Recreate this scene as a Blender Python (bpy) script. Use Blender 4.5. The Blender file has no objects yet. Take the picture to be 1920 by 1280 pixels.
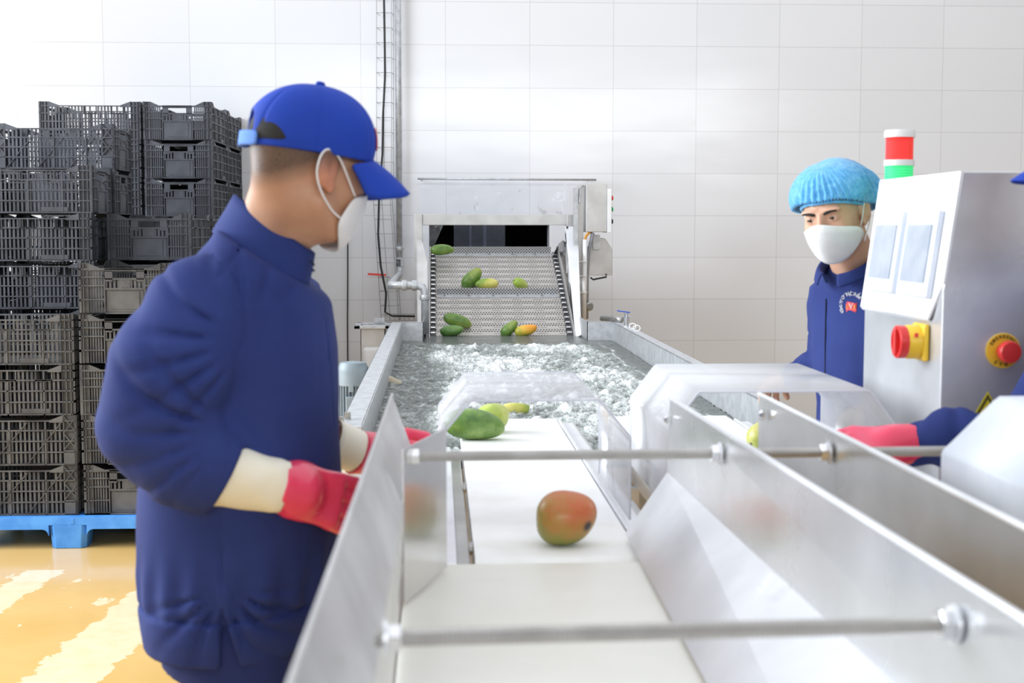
import bpy, bmesh, math, random
import numpy as np
from mathutils import Vector, Matrix, Euler
from math import sin, cos, pi, radians, sqrt, atan2

random.seed(7)
S = bpy.context.scene
COL = S.collection

# ------------------------------------------------------------------ camera
FPX = 2600.0
CAM = Vector((0.0, 0.0, 1.48))
YAW = math.atan(138 / FPX)
PITCH = math.atan(210 / FPX)
_fh = Vector((sin(YAW), cos(YAW), 0))
C_R = Vector((cos(YAW), -sin(YAW), 0))
C_F = _fh * cos(PITCH) - Vector((0, 0, 1)) * sin(PITCH)
C_U = C_R.cross(C_F)
cam_d = bpy.data.cameras.new('camera')
cam = bpy.data.objects.new('camera', cam_d)
COL.objects.link(cam)
cam.matrix_world = Matrix.Translation(CAM) @ Matrix((C_R, C_U, -C_F)).transposed().to_4x4()
cam_d.sensor_width = 36
cam_d.lens = FPX / 1920 * 36
cam_d.clip_start = 0.05
cam_d.dof.use_dof = True
cam_d.dof.focus_distance = 6.0
cam_d.dof.aperture_fstop = 6.1
S.camera = cam
S.view_settings.view_transform = 'Standard'
S.view_settings.look = 'None'
S.view_settings.exposure = 0.14
S.view_settings.gamma = 1.0
S.view_settings.use_curve_mapping = False

# ------------------------------------------------------------------ light
W = bpy.data.worlds.new('world'); S.world = W; W.use_nodes = True
W.node_tree.nodes['Background'].inputs[0].default_value = (0.90, 0.94, 1.0, 1)
W.node_tree.nodes['Background'].inputs[1].default_value = 0.31


def area(name, loc, target, sx, sy, power, color=(1, 1, 1)):
    l = bpy.data.lights.new(name, 'AREA')
    l.shape = 'RECTANGLE'; l.size = sx; l.size_y = sy; l.energy = power; l.color = color
    o = bpy.data.objects.new(name, l); COL.objects.link(o)
    o.location = loc
    d = Vector(target) - Vector(loc)
    o.rotation_euler = d.to_track_quat('-Z', 'Y').to_euler()
    return o


area('assumed_side_window_light', (-5.2, 4.4, 2.9), (0, 3.6, 1.2), 5.0, 2.8, 600, (0.88, 0.94, 1.0))  # assumed window out of view, inferred from the light falling from the left
area('assumed_high_window_light', (1.5, -6.0, 3.55), (1.5, 10, 2.0), 9.0, 0.8, 240, (.96, 0.98, 1.0))  # assumed strip window behind the camera, added for highlights on the wall tiles
area('overhead_fill_light', (-0.3, 4.2, 5.4), (-0.3, 4.2, 0), 11.0, 12.0, 360, (.94, 0.965, 1.0))  # added overhead fill, acts as a bright ceiling that is not modelled


def Q(px, py, Y):
    """world point at depth Y seen at photo pixel px, py"""
    d = C_R * (px - 960) + C_U * (640 - py) + C_F * FPX
    return CAM + d * (Y / d.y)


def QZ(px, py, z):
    d = C_R * (px - 960) + C_U * (640 - py) + C_F * FPX
    return CAM + d * ((z - CAM.z) / d.z)


def QN(px, py, p0, n):
    d = C_R * (px - 960) + C_U * (640 - py) + C_F * FPX
    n = Vector(n)
    return CAM + d * ((Vector(p0) - CAM).dot(n) / d.dot(n))


# ------------------------------------------------------------------ object helpers
def tag(o, label=None, cat=None, group=None, kind=None):
    if label: o['label'] = label
    if cat: o['category'] = cat
    if group: o['group'] = group
    if kind: o['kind'] = kind
    return o


def empty(name, loc=(0, 0, 0), label=None, cat=None, group=None, rz=0):
    o = bpy.data.objects.new(name, None)
    o.empty_display_size = 0.1
    COL.objects.link(o)
    o.location = loc
    o.rotation_euler = (0, 0, rz)
    return tag(o, label, cat, group)


def attach(o, parent):
    o.parent = parent
    if parent is not None:
        top = Vector(parent.location)
        pp = parent.parent
        while pp is not None:
            top = top + Vector(pp.location); pp = pp.parent
        # parents created here carry translations only while building
        o.location = Vector(o.location) - top
    return o


def shade_smooth(me, on=True):
    me.polygons.foreach_set('use_smooth', [on] * len(me.polygons))


class MB:
    """mesh builder in world (or local) coordinates"""
    def __init__(s):
        s.v = []; s.f = []

    def box(s, a, b):
        x0, y0, z0 = a; x1, y1, z1 = b
        n = len(s.v)
        s.v += [(x0, y0, z0), (x1, y0, z0), (x1, y1, z0), (x0, y1, z0), (x0, y0, z1), (x1, y0, z1), (x1, y1, z1), (x0, y1, z1)]
        s.f += [(n, n + 3, n + 2, n + 1), (n + 4, n + 5, n + 6, n + 7), (n, n + 1, n + 5, n + 4), (n + 1, n + 2, n + 6, n + 5), (n + 2, n + 3, n + 7, n + 6), (n + 3, n, n + 4, n + 7)]
        return s

    def obox(s, c, size, M=None):
        c = Vector(c); h = Vector(size) / 2
        n = len(s.v)
        for z in (-1, 1):
            for x, y in ((-1, -1), (1, -1), (1, 1), (-1, 1)):
                p = Vector((x * h.x, y * h.y, z * h.z))
                if M is not None: p = M @ p
                s.v.append(tuple(c + p))
        s.f += [(n, n + 3, n + 2, n + 1), (n + 4, n + 5, n + 6, n + 7), (n, n + 1, n + 5, n + 4), (n + 1, n + 2, n + 6, n + 5), (n + 2, n + 3, n + 7, n + 6), (n + 3, n, n + 4, n + 7)]
        return s

    def bar(s, a, b, w, h=None, up=(0, 0, 1)):
        a = Vector(a); b = Vector(b); h = h or w
        z = (b - a); L = z.length; z.normalize()
        u = Vector(up)
        x = u.cross(z)
        if x.length < 1e-4: x = Vector((1, 0, 0)).cross(z)
        x.normalize(); y = z.cross(x)
        M = Matrix((x, y, z)).transposed()
        return s.obox((a + b) / 2, (w, h, L), M)

    def plate(s, pts, t, nrm=None):
        """polygon with thickness t, extruded against its normal"""
        p = [Vector(q) for q in pts]
        n = Vector(nrm) if nrm else (p[1] - p[0]).cross(p[2] - p[0])
        n.normalize()
        k = len(s.v); m = len(p)
        s.v += [tuple(q) for q in p] + [tuple(q - n * t) for q in p]
        s.f.append(tuple(range(k, k + m)))
        s.f.append(tuple(range(k + 2 * m - 1, k + m - 1, -1)))
        for i in range(m):
            j = (i + 1) % m
            s.f.append((k + i, k + m + i, k + m + j, k + j))
        return s

    def tube(s, pts, r, seg=12, cap=True):
        P = [Vector(p) for p in pts]
        R = r if isinstance(r, (list, tuple)) else [r] * len(P)
        k = len(s.v)
        T = []
        for i in range(len(P)):
            a = P[max(i - 1, 0)]; b = P[min(i + 1, len(P) - 1)]
            t = (b - a)
            T.append(t.normalized() if t.length > 1e-9 else Vector((0, 0, 1)))
        x = T[0].orthogonal().normalized()
        for i, p in enumerate(P):
            x = (x - T[i] * x.dot(T[i]))
            x.normalize()
            y = T[i].cross(x)
            for j in range(seg):
                a = 2 * pi * j / seg
                s.v.append(tuple(p + (x * cos(a) + y * sin(a)) * R[i]))
        for i in range(len(P) - 1):
            for j in range(seg):
                a = k + i * seg + j; b = k + i * seg + (j + 1) % seg
                s.f.append((a, b, b + seg, a + seg))
        if cap:
            s.f.append(tuple(k + j for j in range(seg))[::-1])
            s.f.append(tuple(k + (len(P) - 1) * seg + j for j in range(seg)))
        return s

    def lathe(s, prof, c, axis=(0, 0, 1), seg=32, up=None):
        """prof: (radius, height) along axis from point c"""
        c = Vector(c); z = Vector(axis).normalized()
        x = z.orthogonal().normalized(); y = z.cross(x)
        k = len(s.v)
        for r, h in prof:
            for j in range(seg):
                a = 2 * pi * j / seg
                s.v.append(tuple(c + z * h + (x * cos(a) + y * sin(a)) * max(r, 1e-5)))
        for i in range(len(prof) - 1):
            for j in range(seg):
                a = k + i * seg + j; b = k + i * seg + (j + 1) % seg
                s.f.append((a, b, b + seg, a + seg))
        s.f.append(tuple(k + j for j in range(seg))[::-1])
        s.f.append(tuple(k + (len(prof) - 1) * seg + j for j in range(seg)))
        return s

    def hexa(s, c, axis, r, h):
        return s.lathe([(r, 0), (r, h)], c, axis, 6)

    def build(s, name, mat, parent=None, bevel=0.0, smooth=False, solid=0.0, auto=False, recalc=True):
        me = bpy.data.meshes.new(name)
        V = np.array(s.v, dtype=float)
        o = bpy.data.objects.new(name, me)
        if parent is None:
            lo = V.min(0); hi = V.max(0)
            org = np.array([(lo[0] + hi[0]) / 2, (lo[1] + hi[1]) / 2, lo[2]])
        else:
            org = np.zeros(3)
        me.from_pydata([tuple(p) for p in (V - org)], [], s.f)
        me.validate()
        if recalc:
            bm = bmesh.new(); bm.from_mesh(me)
            bmesh.ops.recalc_face_normals(bm, faces=bm.faces)
            bm.to_mesh(me); bm.free()
        me.update()
        if mat: me.materials.append(mat)
        COL.objects.link(o)
        o.location = org
        if parent is not None: attach(o, parent)
        if smooth:
            shade_smooth(me)
            if auto:
                try:
                    me.set_sharp_from_angle(angle=radians(40))
                except Exception:
                    pass
        if bevel > 0:
            m = o.modifiers.new('bevel', 'BEVEL'); m.width = bevel; m.segments = 2; m.limit_method = 'ANGLE'; m.angle_limit = radians(40)
        if solid:
            m = o.modifiers.new('solid', 'SOLIDIFY'); m.thickness = solid; m.offset = 0
        return o


def struct(o):
    o['kind'] = 'structure'
    return o


# ------------------------------------------------------------------ materials
def newmat(name):
    m = bpy.data.materials.new(name); m.use_nodes = True
    nt = m.node_tree
    return m, nt, nt.nodes['Principled BSDF']


def N(nt, t, **kw):
    n = nt.nodes.new(t)
    for k, v in kw.items(): setattr(n, k, v)
    return n


def noise_tex(nt, scale, detail=3, rough=.5, coord='Object', vec=None, stretch=None):
    tc = N(nt, 'ShaderNodeTexCoord')
    src = tc.outputs[coord]
    if stretch:
        mp = N(nt, 'ShaderNodeMapping'); mp.inputs['Scale'].default_value = stretch
        nt.links.new(src, mp.inputs[0]); src = mp.outputs[0]
    n = N(nt, 'ShaderNodeTexNoise')
    n.inputs['Scale'].default_value = scale; n.inputs['Detail'].default_value = detail; n.inputs['Roughness'].default_value = rough
    nt.links.new(src, n.inputs['Vector'])
    return n


def ramp(nt, src, stops):
    r = N(nt, 'ShaderNodeValToRGB')
    e = r.color_ramp.elements
    while len(e) < len(stops): e.new(0.5)
    for i, (p, c) in enumerate(stops):
        e[i].position = p
        e[i].color = tuple(c) + (1,) if len(c) == 3 else c
    nt.links.new(src, r.inputs[0])
    return r


def mat_noise(name, c1, c2, scale=20, rough=.5, metal=0, bump=0, bscale=None, detail=4, rr=None, lo=.35, hi=.65, stretch=None, spec=None, coat=0, sheen=0):
    m, nt, b = newmat(name)
    n = noise_tex(nt, scale, detail, stretch=stretch)
    r = ramp(nt, n.outputs[0], [(lo, c1), (hi, c2)])
    nt.links.new(r.outputs[0], b.inputs['Base Color'])
    b.inputs['Roughness'].default_value = rough
    b.inputs['Metallic'].default_value = metal
    if spec is not None: b.inputs['Specular IOR Level'].default_value = spec
    if coat: b.inputs['Coat Weight'].default_value = coat; b.inputs['Coat Roughness'].default_value = .15
    if sheen: b.inputs['Sheen Weight'].default_value = sheen
    if rr:
        n2 = noise_tex(nt, scale * .6, 5)
        mr = N(nt, 'ShaderNodeMapRange')
        mr.inputs['From Min'].default_value = .3; mr.inputs['From Max'].default_value = .7
        mr.inputs['To Min'].default_value = rr[0]; mr.inputs['To Max'].default_value = rr[1]
        nt.links.new(n2.outputs[0], mr.inputs['Value']); nt.links.new(mr.outputs[0], b.inputs['Roughness'])
    if bump:
        n3 = noise_tex(nt, bscale or scale * 3, 4, stretch=stretch)
        bp = N(nt, 'ShaderNodeBump'); bp.inputs['Strength'].default_value = bump; bp.inputs['Distance'].default_value = .01
        nt.links.new(n3.outputs[0], bp.inputs['Height']); nt.links.new(bp.outputs[0], b.inputs['Normal'])
    return m


def mat_plain(name, c, rough=.5, metal=0, spec=None, emit=None, es=0, sss=0):
    m, nt, b = newmat(name)
    b.inputs['Base Color'].default_value = tuple(c) + (1,)
    b.inputs['Roughness'].default_value = rough; b.inputs['Metallic'].default_value = metal
    if spec is not None: b.inputs['Specular IOR Level'].default_value = spec
    if emit: b.inputs['Emission Color'].default_value = tuple(emit) + (1,); b.inputs['Emission Strength'].default_value = es
    if sss: b.inputs['Subsurface Weight'].default_value = sss; b.inputs['Subsurface Radius'].default_value = (.01, .005, .003)
    return m


def mat_clear(name, tint, haze, gloss_rough=.08, hazecol=(.9, .92, .97), bump=0, bscale=8):
    """thin clear sheet: see-through with a milky haze and a surface gloss"""
    m = bpy.data.materials.new(name); m.use_nodes = True
    nt = m.node_tree; nt.nodes.clear()
    out = N(nt, 'ShaderNodeOutputMaterial')
    tr = N(nt, 'ShaderNodeBsdfTransparent'); tr.inputs[0].default_value = tuple(tint) + (1,)
    df = N(nt, 'ShaderNodeBsdfDiffuse'); df.inputs[0].default_value = tuple(hazecol) + (1,)
    tl = N(nt, 'ShaderNodeBsdfTranslucent'); tl.inputs[0].default_value = tuple(hazecol) + (1,)
    gl = N(nt, 'ShaderNodeBsdfGlossy'); gl.inputs['Roughness'].default_value = gloss_rough
    mxd = N(nt, 'ShaderNodeMixShader'); mxd.inputs[0].default_value = .4
    mx = N(nt, 'ShaderNodeMixShader'); mx2 = N(nt, 'ShaderNodeMixShader')
    fr0 = N(nt, 'ShaderNodeFresnel'); fr0.inputs[0].default_value = 1.4
    fr = N(nt, 'ShaderNodeMath', operation='MULTIPLY'); fr.inputs[1].default_value = .4
    nt.links.new(fr0.outputs[0], fr.inputs[0])
    L = nt.links
    L.new(df.outputs[0], mxd.inputs[1]); L.new(tl.outputs[0], mxd.inputs[2])
    L.new(tr.outputs[0], mx.inputs[1]); L.new(mxd.outputs[0], mx.inputs[2])
    n = noise_tex(nt, 6, 4)
    mr = N(nt, 'ShaderNodeMapRange'); mr.inputs['From Min'].default_value = .3; mr.inputs['From Max'].default_value = .7
    mr.inputs['To Min'].default_value = haze * .88; mr.inputs['To Max'].default_value = min(1, haze * 1.12)
    L.new(n.outputs[0], mr.inputs['Value']); L.new(mr.outputs[0], mx.inputs[0])
    L.new(fr.outputs[0], mx2.inputs[0]); L.new(mx.outputs[0], mx2.inputs[1]); L.new(gl.outputs[0], mx2.inputs[2])
    if bump:
        n3 = noise_tex(nt, bscale, 3)
        bp = N(nt, 'ShaderNodeBump'); bp.inputs['Strength'].default_value = bump; bp.inputs['Distance'].default_value = .05
        L.new(n3.outputs[0], bp.inputs['Height']); L.new(bp.outputs[0], gl.inputs['Normal']); L.new(bp.outputs[0], fr0.inputs['Normal'])
    L.new(mx2.outputs[0], out.inputs[0])
    return m


M_steel = mat_noise('brushed_steel', (.60, .60, .60), (.74, .74, .75), 14, .34, .85, .06, 120, rr=(.26, .42))
M_steel_lt = mat_noise('bright_steel', (.78, .79, .82), (.90, .91, .94), 5, .4, .65, .03, 60, rr=(.34, .5))
M_steel_dk = mat_noise('dull_steel', (.36, .355, .345), (.48, .47, .455), 6, .35, .85, .04, 60, rr=(.28, .42))
M_cab = mat_noise('cabinet_steel', (.54, .55, .57), (.68, .69, .71), 5, .4, .5, .03, 90, rr=(.26, .4))
M_galv = mat_noise('galvanised_steel', (.48, .49, .51), (.62, .635, .65), 30, .45, .55, .03, 90)
M_warm = mat_noise('warm_steel', (.53, .52, .51), (.62, .61, .60), 10, .42, .6, .03, 70)
M_rod = mat_noise('threaded_rod_steel', (.44, .42, .40), (.54, .52, .50), 20, .4, .75)
M_lip = mat_noise('scuffed_guide_steel', (.54, .53, .53), (.68, .67, .67), 7, .4, .7, .03, 40, rr=(.32, .48))
M_hood = mat_noise('bluish_white_hood', (.66, .70, .77), (.76, .79, .84), 9, .45)
M_chrome = mat_noise('polished_steel', (.80, .80, .82), (.9, .9, .92), 6, .16, .95, .1, 12)
M_mirrorish = mat_noise('polished_guide_steel', (.60, .595, .58), (.72, .71, .70), 6, .2, .85, .03, 8, rr=(.14, .30))
M_beltw = mat_noise('white_belt', (.84, .83, .79), (.93, .93, .92), 7, .45, 0, .02, 60, lo=.25, hi=.6)
M_beltc = mat_noise('cream_belt', (.80, .78, .70), (.89, .87, .81), 4, .42, 0, .02, 60, lo=.3, hi=.7)
M_black = mat_plain('black_rubber', (.02, .02, .022), .5)
M_dark = mat_plain('dark_gap', (.03, .03, .033), .7)
M_whitep = mat_noise('white_plastic', (.85, .86, .87), (.92, .92, .93), 10, .4)
M_red = mat_noise('red_plastic', (.72, .03, .03), (.80, .05, .04), 10, .35)
M_yellow = mat_noise('yellow_plastic', (.85, .52, .03), (.92, .62, .05), 10, .4)
M_bluep = mat_noise('pallet_blue', (.045, .22, .62), (.08, .30, .72), 14, .5, 0, .05, 60)
M_bluev = mat_plain('blue_handle', (.03, .10, .55), .4)
M_plexi = mat_clear('clear_plexiglass', (.98, .98, .99), .30, .2, (.95, .95, .98))
M_plexi2 = mat_clear('milky_plexiglass', (.98, .98, .98), .55, .2, (.95, .95, .97))
M_film = mat_clear('clear_film', (.96, .97, .99), .09, .1, (.92, .93, .98), bump=.9, bscale=7)
M_strip = mat_clear('pvc_strip', (.72, .76, .88), .10, .12, (.6, .65, .8), bump=.6, bscale=12)


# ------------------------------------------------------------------ implicit surfaces
def _arr(v): return np.array(tuple(v), dtype=np.float64)


def hash3(i, j, k, seed=0):
    n = (i * 374761393 + j * 668265263 + k * 2147483647 // 3 + seed * 1274126177) & 0xffffffff
    n = ((n ^ (n >> 13)) * 1274126177) & 0xffffffff
    n = n ^ (n >> 16)
    return (n & 0xffff) / 65535.0


def vnoise(P, freq, seed=0):
    X = P * freq + 1000.0
    I = np.floor(X).astype(np.int64); F = X - I
    F = F * F * (3 - 2 * F)
    r = 0
    for a in (0, 1):
        for b in (0, 1):
            for c in (0, 1):
                w = (F[:, 0] if a else 1 - F[:, 0]) * (F[:, 1] if b else 1 - F[:, 1]) * (F[:, 2] if c else 1 - F[:, 2])
                r = r + w * hash3(I[:, 0] + a, I[:, 1] + b, I[:, 2] + c, seed)
    return r * 2 - 1


def smin(a, b, k):
    h = np.clip(.5 + .5 * (b - a) / k, 0, 1)
    return b * (1 - h) + a * h - k * h * (1 - h)


def smax(a, b, k): return -smin(-a, -b, k)


def cone(P, a, b, ra, rb):
    a = _arr(a); b = _arr(b); ab = b - a
    t = np.clip(((P - a) @ ab) / (ab @ ab), 0, 1)
    return np.linalg.norm(P - a - t[:, None] * ab, axis=1) - (ra + (rb - ra) * t)


def chain(P, pts, k=.02):
    d = None
    for (a, ra), (b, rb) in zip(pts[:-1], pts[1:]):
        c = cone(P, a, b, ra, rb)
        d = c if d is None else smin(d, c, k)
    return d


def ellip(P, c, r, R=None):
    q = P - _arr(c)
    if R is not None: q = q @ R      # R columns = local axes
    r = np.array(r, dtype=float)
    k0 = np.linalg.norm(q / r, axis=1); k1 = np.linalg.norm(q / (r * r), axis=1)
    return k0 * (k0 - 1) / np.maximum(k1, 1e-6)


def rbox(P, c, h, rad, R=None):
    q = P - _arr(c)
    if R is not None: q = q @ R
    d = np.abs(q) - (np.array(h, dtype=float) - rad)
    return np.linalg.norm(np.maximum(d, 0), axis=1) + np.minimum(d.max(1), 0) - rad


def stations(P, st, F):
    """vertical loft; st rows: z, cx, cy, a (along F), b (across). F = facing direction"""
    st = sorted(st)
    z = np.array([s[0] for s in st])
    zz = np.clip(P[:, 2], z[0], z[-1])
    cx, cy, a, b = [np.interp(zz, z, np.array([s[i] for s in st])) for i in (1, 2, 3, 4)]
    dx = P[:, 0] - cx; dy = P[:, 1] - cy
    u = dx * F[0] + dy * F[1]; v = -dx * F[1] + dy * F[0]
    k0 = np.sqrt((u / a) ** 2 + (v / b) ** 2)
    k1 = np.sqrt((u / a ** 2) ** 2 + (v / b ** 2) ** 2)
    d = k0 * (k0 - 1) / np.maximum(k1, 1e-6)
    dz = np.abs(P[:, 2] - zz)
    return np.where(dz > 0, np.sqrt(np.maximum(d, 0) ** 2 + dz ** 2) + np.minimum(d, 0) * (dz < .001), d)


def surface(name, f, lo, hi, h, mat, parent=None, attr=None, smooth=True, relax=1):
    lo = np.array(lo, float); hi = np.array(hi, float)
    n = np.ceil((hi - lo) / h).astype(int) + 1
    B = 8
    nb = np.ceil(n / B).astype(int)
    n = nb * B + 1
    vals = np.empty(n, np.float32)
    cx, cy, cz = [np.arange(k) for k in nb]
    G = np.stack(np.meshgrid(cx, cy, cz, indexing='ij'), -1).reshape(-1, 3)
    cen = lo + (G * B + B / 2) * h
    fc = f(cen)
    lim = B * h * .87 * 1.35 + .02
    near = np.abs(fc) < lim
    for g, v in zip(G[~near], fc[~near]):
        a = g * B
        vals[a[0]:a[0] + B + 1, a[1]:a[1] + B + 1, a[2]:a[2] + B + 1] = 1.0 if v > 0 else -1.0
    off = np.stack(np.meshgrid(*[np.arange(B + 1)] * 3, indexing='ij'), -1).reshape(-1, 3)
    GN = G[near]
    CH = 300
    for s in range(0, len(GN), CH):
        g = GN[s:s + CH]
        P = lo + (g[:, None, :] * B + off[None]) * h
        v = f(P.reshape(-1, 3)).reshape(len(g), B + 1, B + 1, B + 1)
        for gi, vv in zip(g, v):
            a = gi * B
            vals[a[0]:a[0] + B + 1, a[1]:a[1] + B + 1, a[2]:a[2] + B + 1] = vv
    # surface nets
    ins = vals < 0
    acc = np.zeros(tuple(n - 1) + (3,), np.float32); cnt = np.zeros(tuple(n - 1), np.float32)
    faces = []
    cross = []
    for ax in range(3):
        sl0 = [slice(None)] * 3; sl1 = [slice(None)] * 3
        sl0[ax] = slice(0, -1); sl1[ax] = slice(1, None)
        c = ins[tuple(sl0)] != ins[tuple(sl1)]
        idx = np.argwhere(c)
        v0 = vals[tuple(sl0)][c]; v1 = vals[tuple(sl1)][c]
        t = v0 / (v0 - v1)
        pos = idx.astype(np.float32); pos[:, ax] += t
        o1, o2 = [(1, 2), (2, 0), (0, 1)][ax]
        ok = (idx[:, o1] > 0) & (idx[:, o2] > 0) & (idx[:, o1] < n[o1] - 1) & (idx[:, o2] < n[o2] - 1)
        idx = idx[ok]; pos = pos[ok]; sg = (v0[ok] < 0)
        cells = []
        for d1, d2 in ((-1, -1), (0, -1), (0, 0), (-1, 0)):
            q = idx.copy(); q[:, o1] += d1; q[:, o2] += d2
            np.add.at(acc, (q[:, 0], q[:, 1], q[:, 2]), pos)
            np.add.at(cnt, (q[:, 0], q[:, 1], q[:, 2]), 1)
            cells.append(q)
        cross.append((cells, sg))
    has = cnt > 0
    ids = np.full(tuple(n - 1), -1, np.int64)
    ids[has] = np.arange(has.sum())
    V = acc[has] / cnt[has][:, None]
    V = lo + V.astype(np.float64) * h
    for cells, sg in cross:
        q = np.stack([ids[c[:, 0], c[:, 1], c[:, 2]] for c in cells], 1)
        q[~sg] = q[~sg][:, ::-1]
        faces.append(q)
    Fc = np.concatenate(faces)
    # relax the net slightly then project back
    for _ in range(relax):
        e = 0.0005
        fv = f(V)
        g = np.stack([f(V + np.eye(3)[i] * e) - f(V - np.eye(3)[i] * e) for i in range(3)], 1) / (2 * e)
        gn = np.maximum((g * g).sum(1), .05)
        V = V - np.clip(fv / gn, -h, h)[:, None] * g * .8
    me = bpy.data.meshes.new(name)
    org = np.zeros(3)
    o = bpy.data.objects.new(name, me)
    if parent is None:
        org = np.array([(V[:, 0].min() + V[:, 0].max()) / 2, (V[:, 1].min() + V[:, 1].max()) / 2, V[:, 2].min()])
    me.vertices.add(len(V)); me.vertices.foreach_set('co', (V - org).astype(np.float32).ravel())
    me.loops.add(len(Fc) * 4); me.loops.foreach_set('vertex_index', Fc.astype(np.int32).ravel())
    me.polygons.add(len(Fc)); me.polygons.foreach_set('loop_start', np.arange(0, len(Fc) * 4, 4, dtype=np.int32))
    me.update(calc_edges=True); me.validate()
    if smooth: shade_smooth(me)
    if attr is not None:
        for an, af in attr.items():
            if len(me.vertices) == len(V):
                a = me.attributes.new(an, 'FLOAT', 'POINT')
                a.data.foreach_set('value', af(V).astype(np.float32))
    me.materials.append(mat)
    COL.objects.link(o)
    o.location = org
    if parent is not None: attach(o, parent)
    return o

# ================================================================== ROOM
def tile_wall_mat():
    m, nt, b = newmat('wall_tile'); L = nt.links
    g = N(nt, 'ShaderNodeNewGeometry')
    sp = N(nt, 'ShaderNodeSeparateXYZ'); L.new(g.outputs['Position'], sp.inputs[0])
    p0 = Q(1148, 493, 10.0)
    ax = N(nt, 'ShaderNodeMath', operation='SUBTRACT'); L.new(sp.outputs[0], ax.inputs[0]); ax.inputs[1].default_value = p0.x - 12.0
    az = N(nt, 'ShaderNodeMath', operation='SUBTRACT'); L.new(sp.outputs[2], az.inputs[0]); az.inputs[1].default_value = p0.z - 6.0
    cb = N(nt, 'ShaderNodeCombineXYZ'); L.new(ax.outputs[0], cb.inputs[0]); L.new(az.outputs[0], cb.inputs[1])
    br = N(nt, 'ShaderNodeTexBrick'); br.offset = 0; br.squash = 1
    L.new(cb.outputs[0], br.inputs['Vector'])
    br.inputs['Scale'].default_value = 1
    br.inputs['Brick Width'].default_value = .6; br.inputs['Row Height'].default_value = .302
    br.inputs['Mortar Size'].default_value = .0022; br.inputs['Mortar Smooth'].default_value = .3
    br.inputs['Color1'].default_value = (.78, .785, .81, 1); br.inputs['Color2'].default_value = (.81, .815, .84, 1)
    br.inputs['Mortar'].default_value = (.60, .59, .60, 1)
    L.new(br.outputs[0], b.inputs['Base Color'])
    b.inputs['Roughness'].default_value = .16
    # each tile sits at a very slightly different tilt, with slow waviness
    fx = N(nt, 'ShaderNodeMath', operation='DIVIDE'); L.new(ax.outputs[0], fx.inputs[0]); fx.inputs[1].default_value = .6
    fz = N(nt, 'ShaderNodeMath', operation='DIVIDE'); L.new(az.outputs[0], fz.inputs[0]); fz.inputs[1].default_value = .302
    f1 = N(nt, 'ShaderNodeMath', operation='FLOOR'); L.new(fx.outputs[0], f1.inputs[0])
    f2 = N(nt, 'ShaderNodeMath', operation='FLOOR'); L.new(fz.outputs[0], f2.inputs[0])
    c2 = N(nt, 'ShaderNodeCombineXYZ'); L.new(f1.outputs[0], c2.inputs[0]); L.new(f2.outputs[0], c2.inputs[1])
    wn = N(nt, 'ShaderNodeTexWhiteNoise'); wn.noise_dimensions = '3D'; L.new(c2.outputs[0], wn.inputs[0])
    sb = N(nt, 'ShaderNodeVectorMath', operation='SUBTRACT'); L.new(wn.outputs['Color'], sb.inputs[0]); sb.inputs[1].default_value = (.5, .5, .5)
    sc = N(nt, 'ShaderNodeVectorMath', operation='SCALE'); L.new(sb.outputs[0], sc.inputs[0]); sc.inputs['Scale'].default_value = .014
    n = N(nt, 'ShaderNodeTexNoise'); n.inputs['Scale'].default_value = 2.2; n.inputs['Detail'].default_value = 3
    mp = N(nt, 'ShaderNodeMapping'); mp.inputs['Scale'].default_value = (1, 1, 4); L.new(g.outputs['Position'], mp.inputs[0]); L.new(mp.outputs[0], n.inputs['Vector'])
    ns = N(nt, 'ShaderNodeVectorMath', operation='SUBTRACT'); L.new(n.outputs['Color'], ns.inputs[0]); ns.inputs[1].default_value = (.5, .5, .5)
    nc = N(nt, 'ShaderNodeVectorMath', operation='SCALE'); L.new(ns.outputs[0], nc.inputs[0]); nc.inputs['Scale'].default_value = .03
    a1 = N(nt, 'ShaderNodeVectorMath', operation='ADD'); L.new(g.outputs['Normal'], a1.inputs[0]); L.new(sc.outputs[0], a1.inputs[1])
    a2 = N(nt, 'ShaderNodeVectorMath', operation='ADD'); L.new(a1.outputs[0], a2.inputs[0]); L.new(nc.outputs[0], a2.inputs[1])
    nn = N(nt, 'ShaderNodeVectorMath', operation='NORMALIZE'); L.new(a2.outputs[0], nn.inputs[0])
    L.new(nn.outputs[0], b.inputs['Normal'])
    return m


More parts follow.
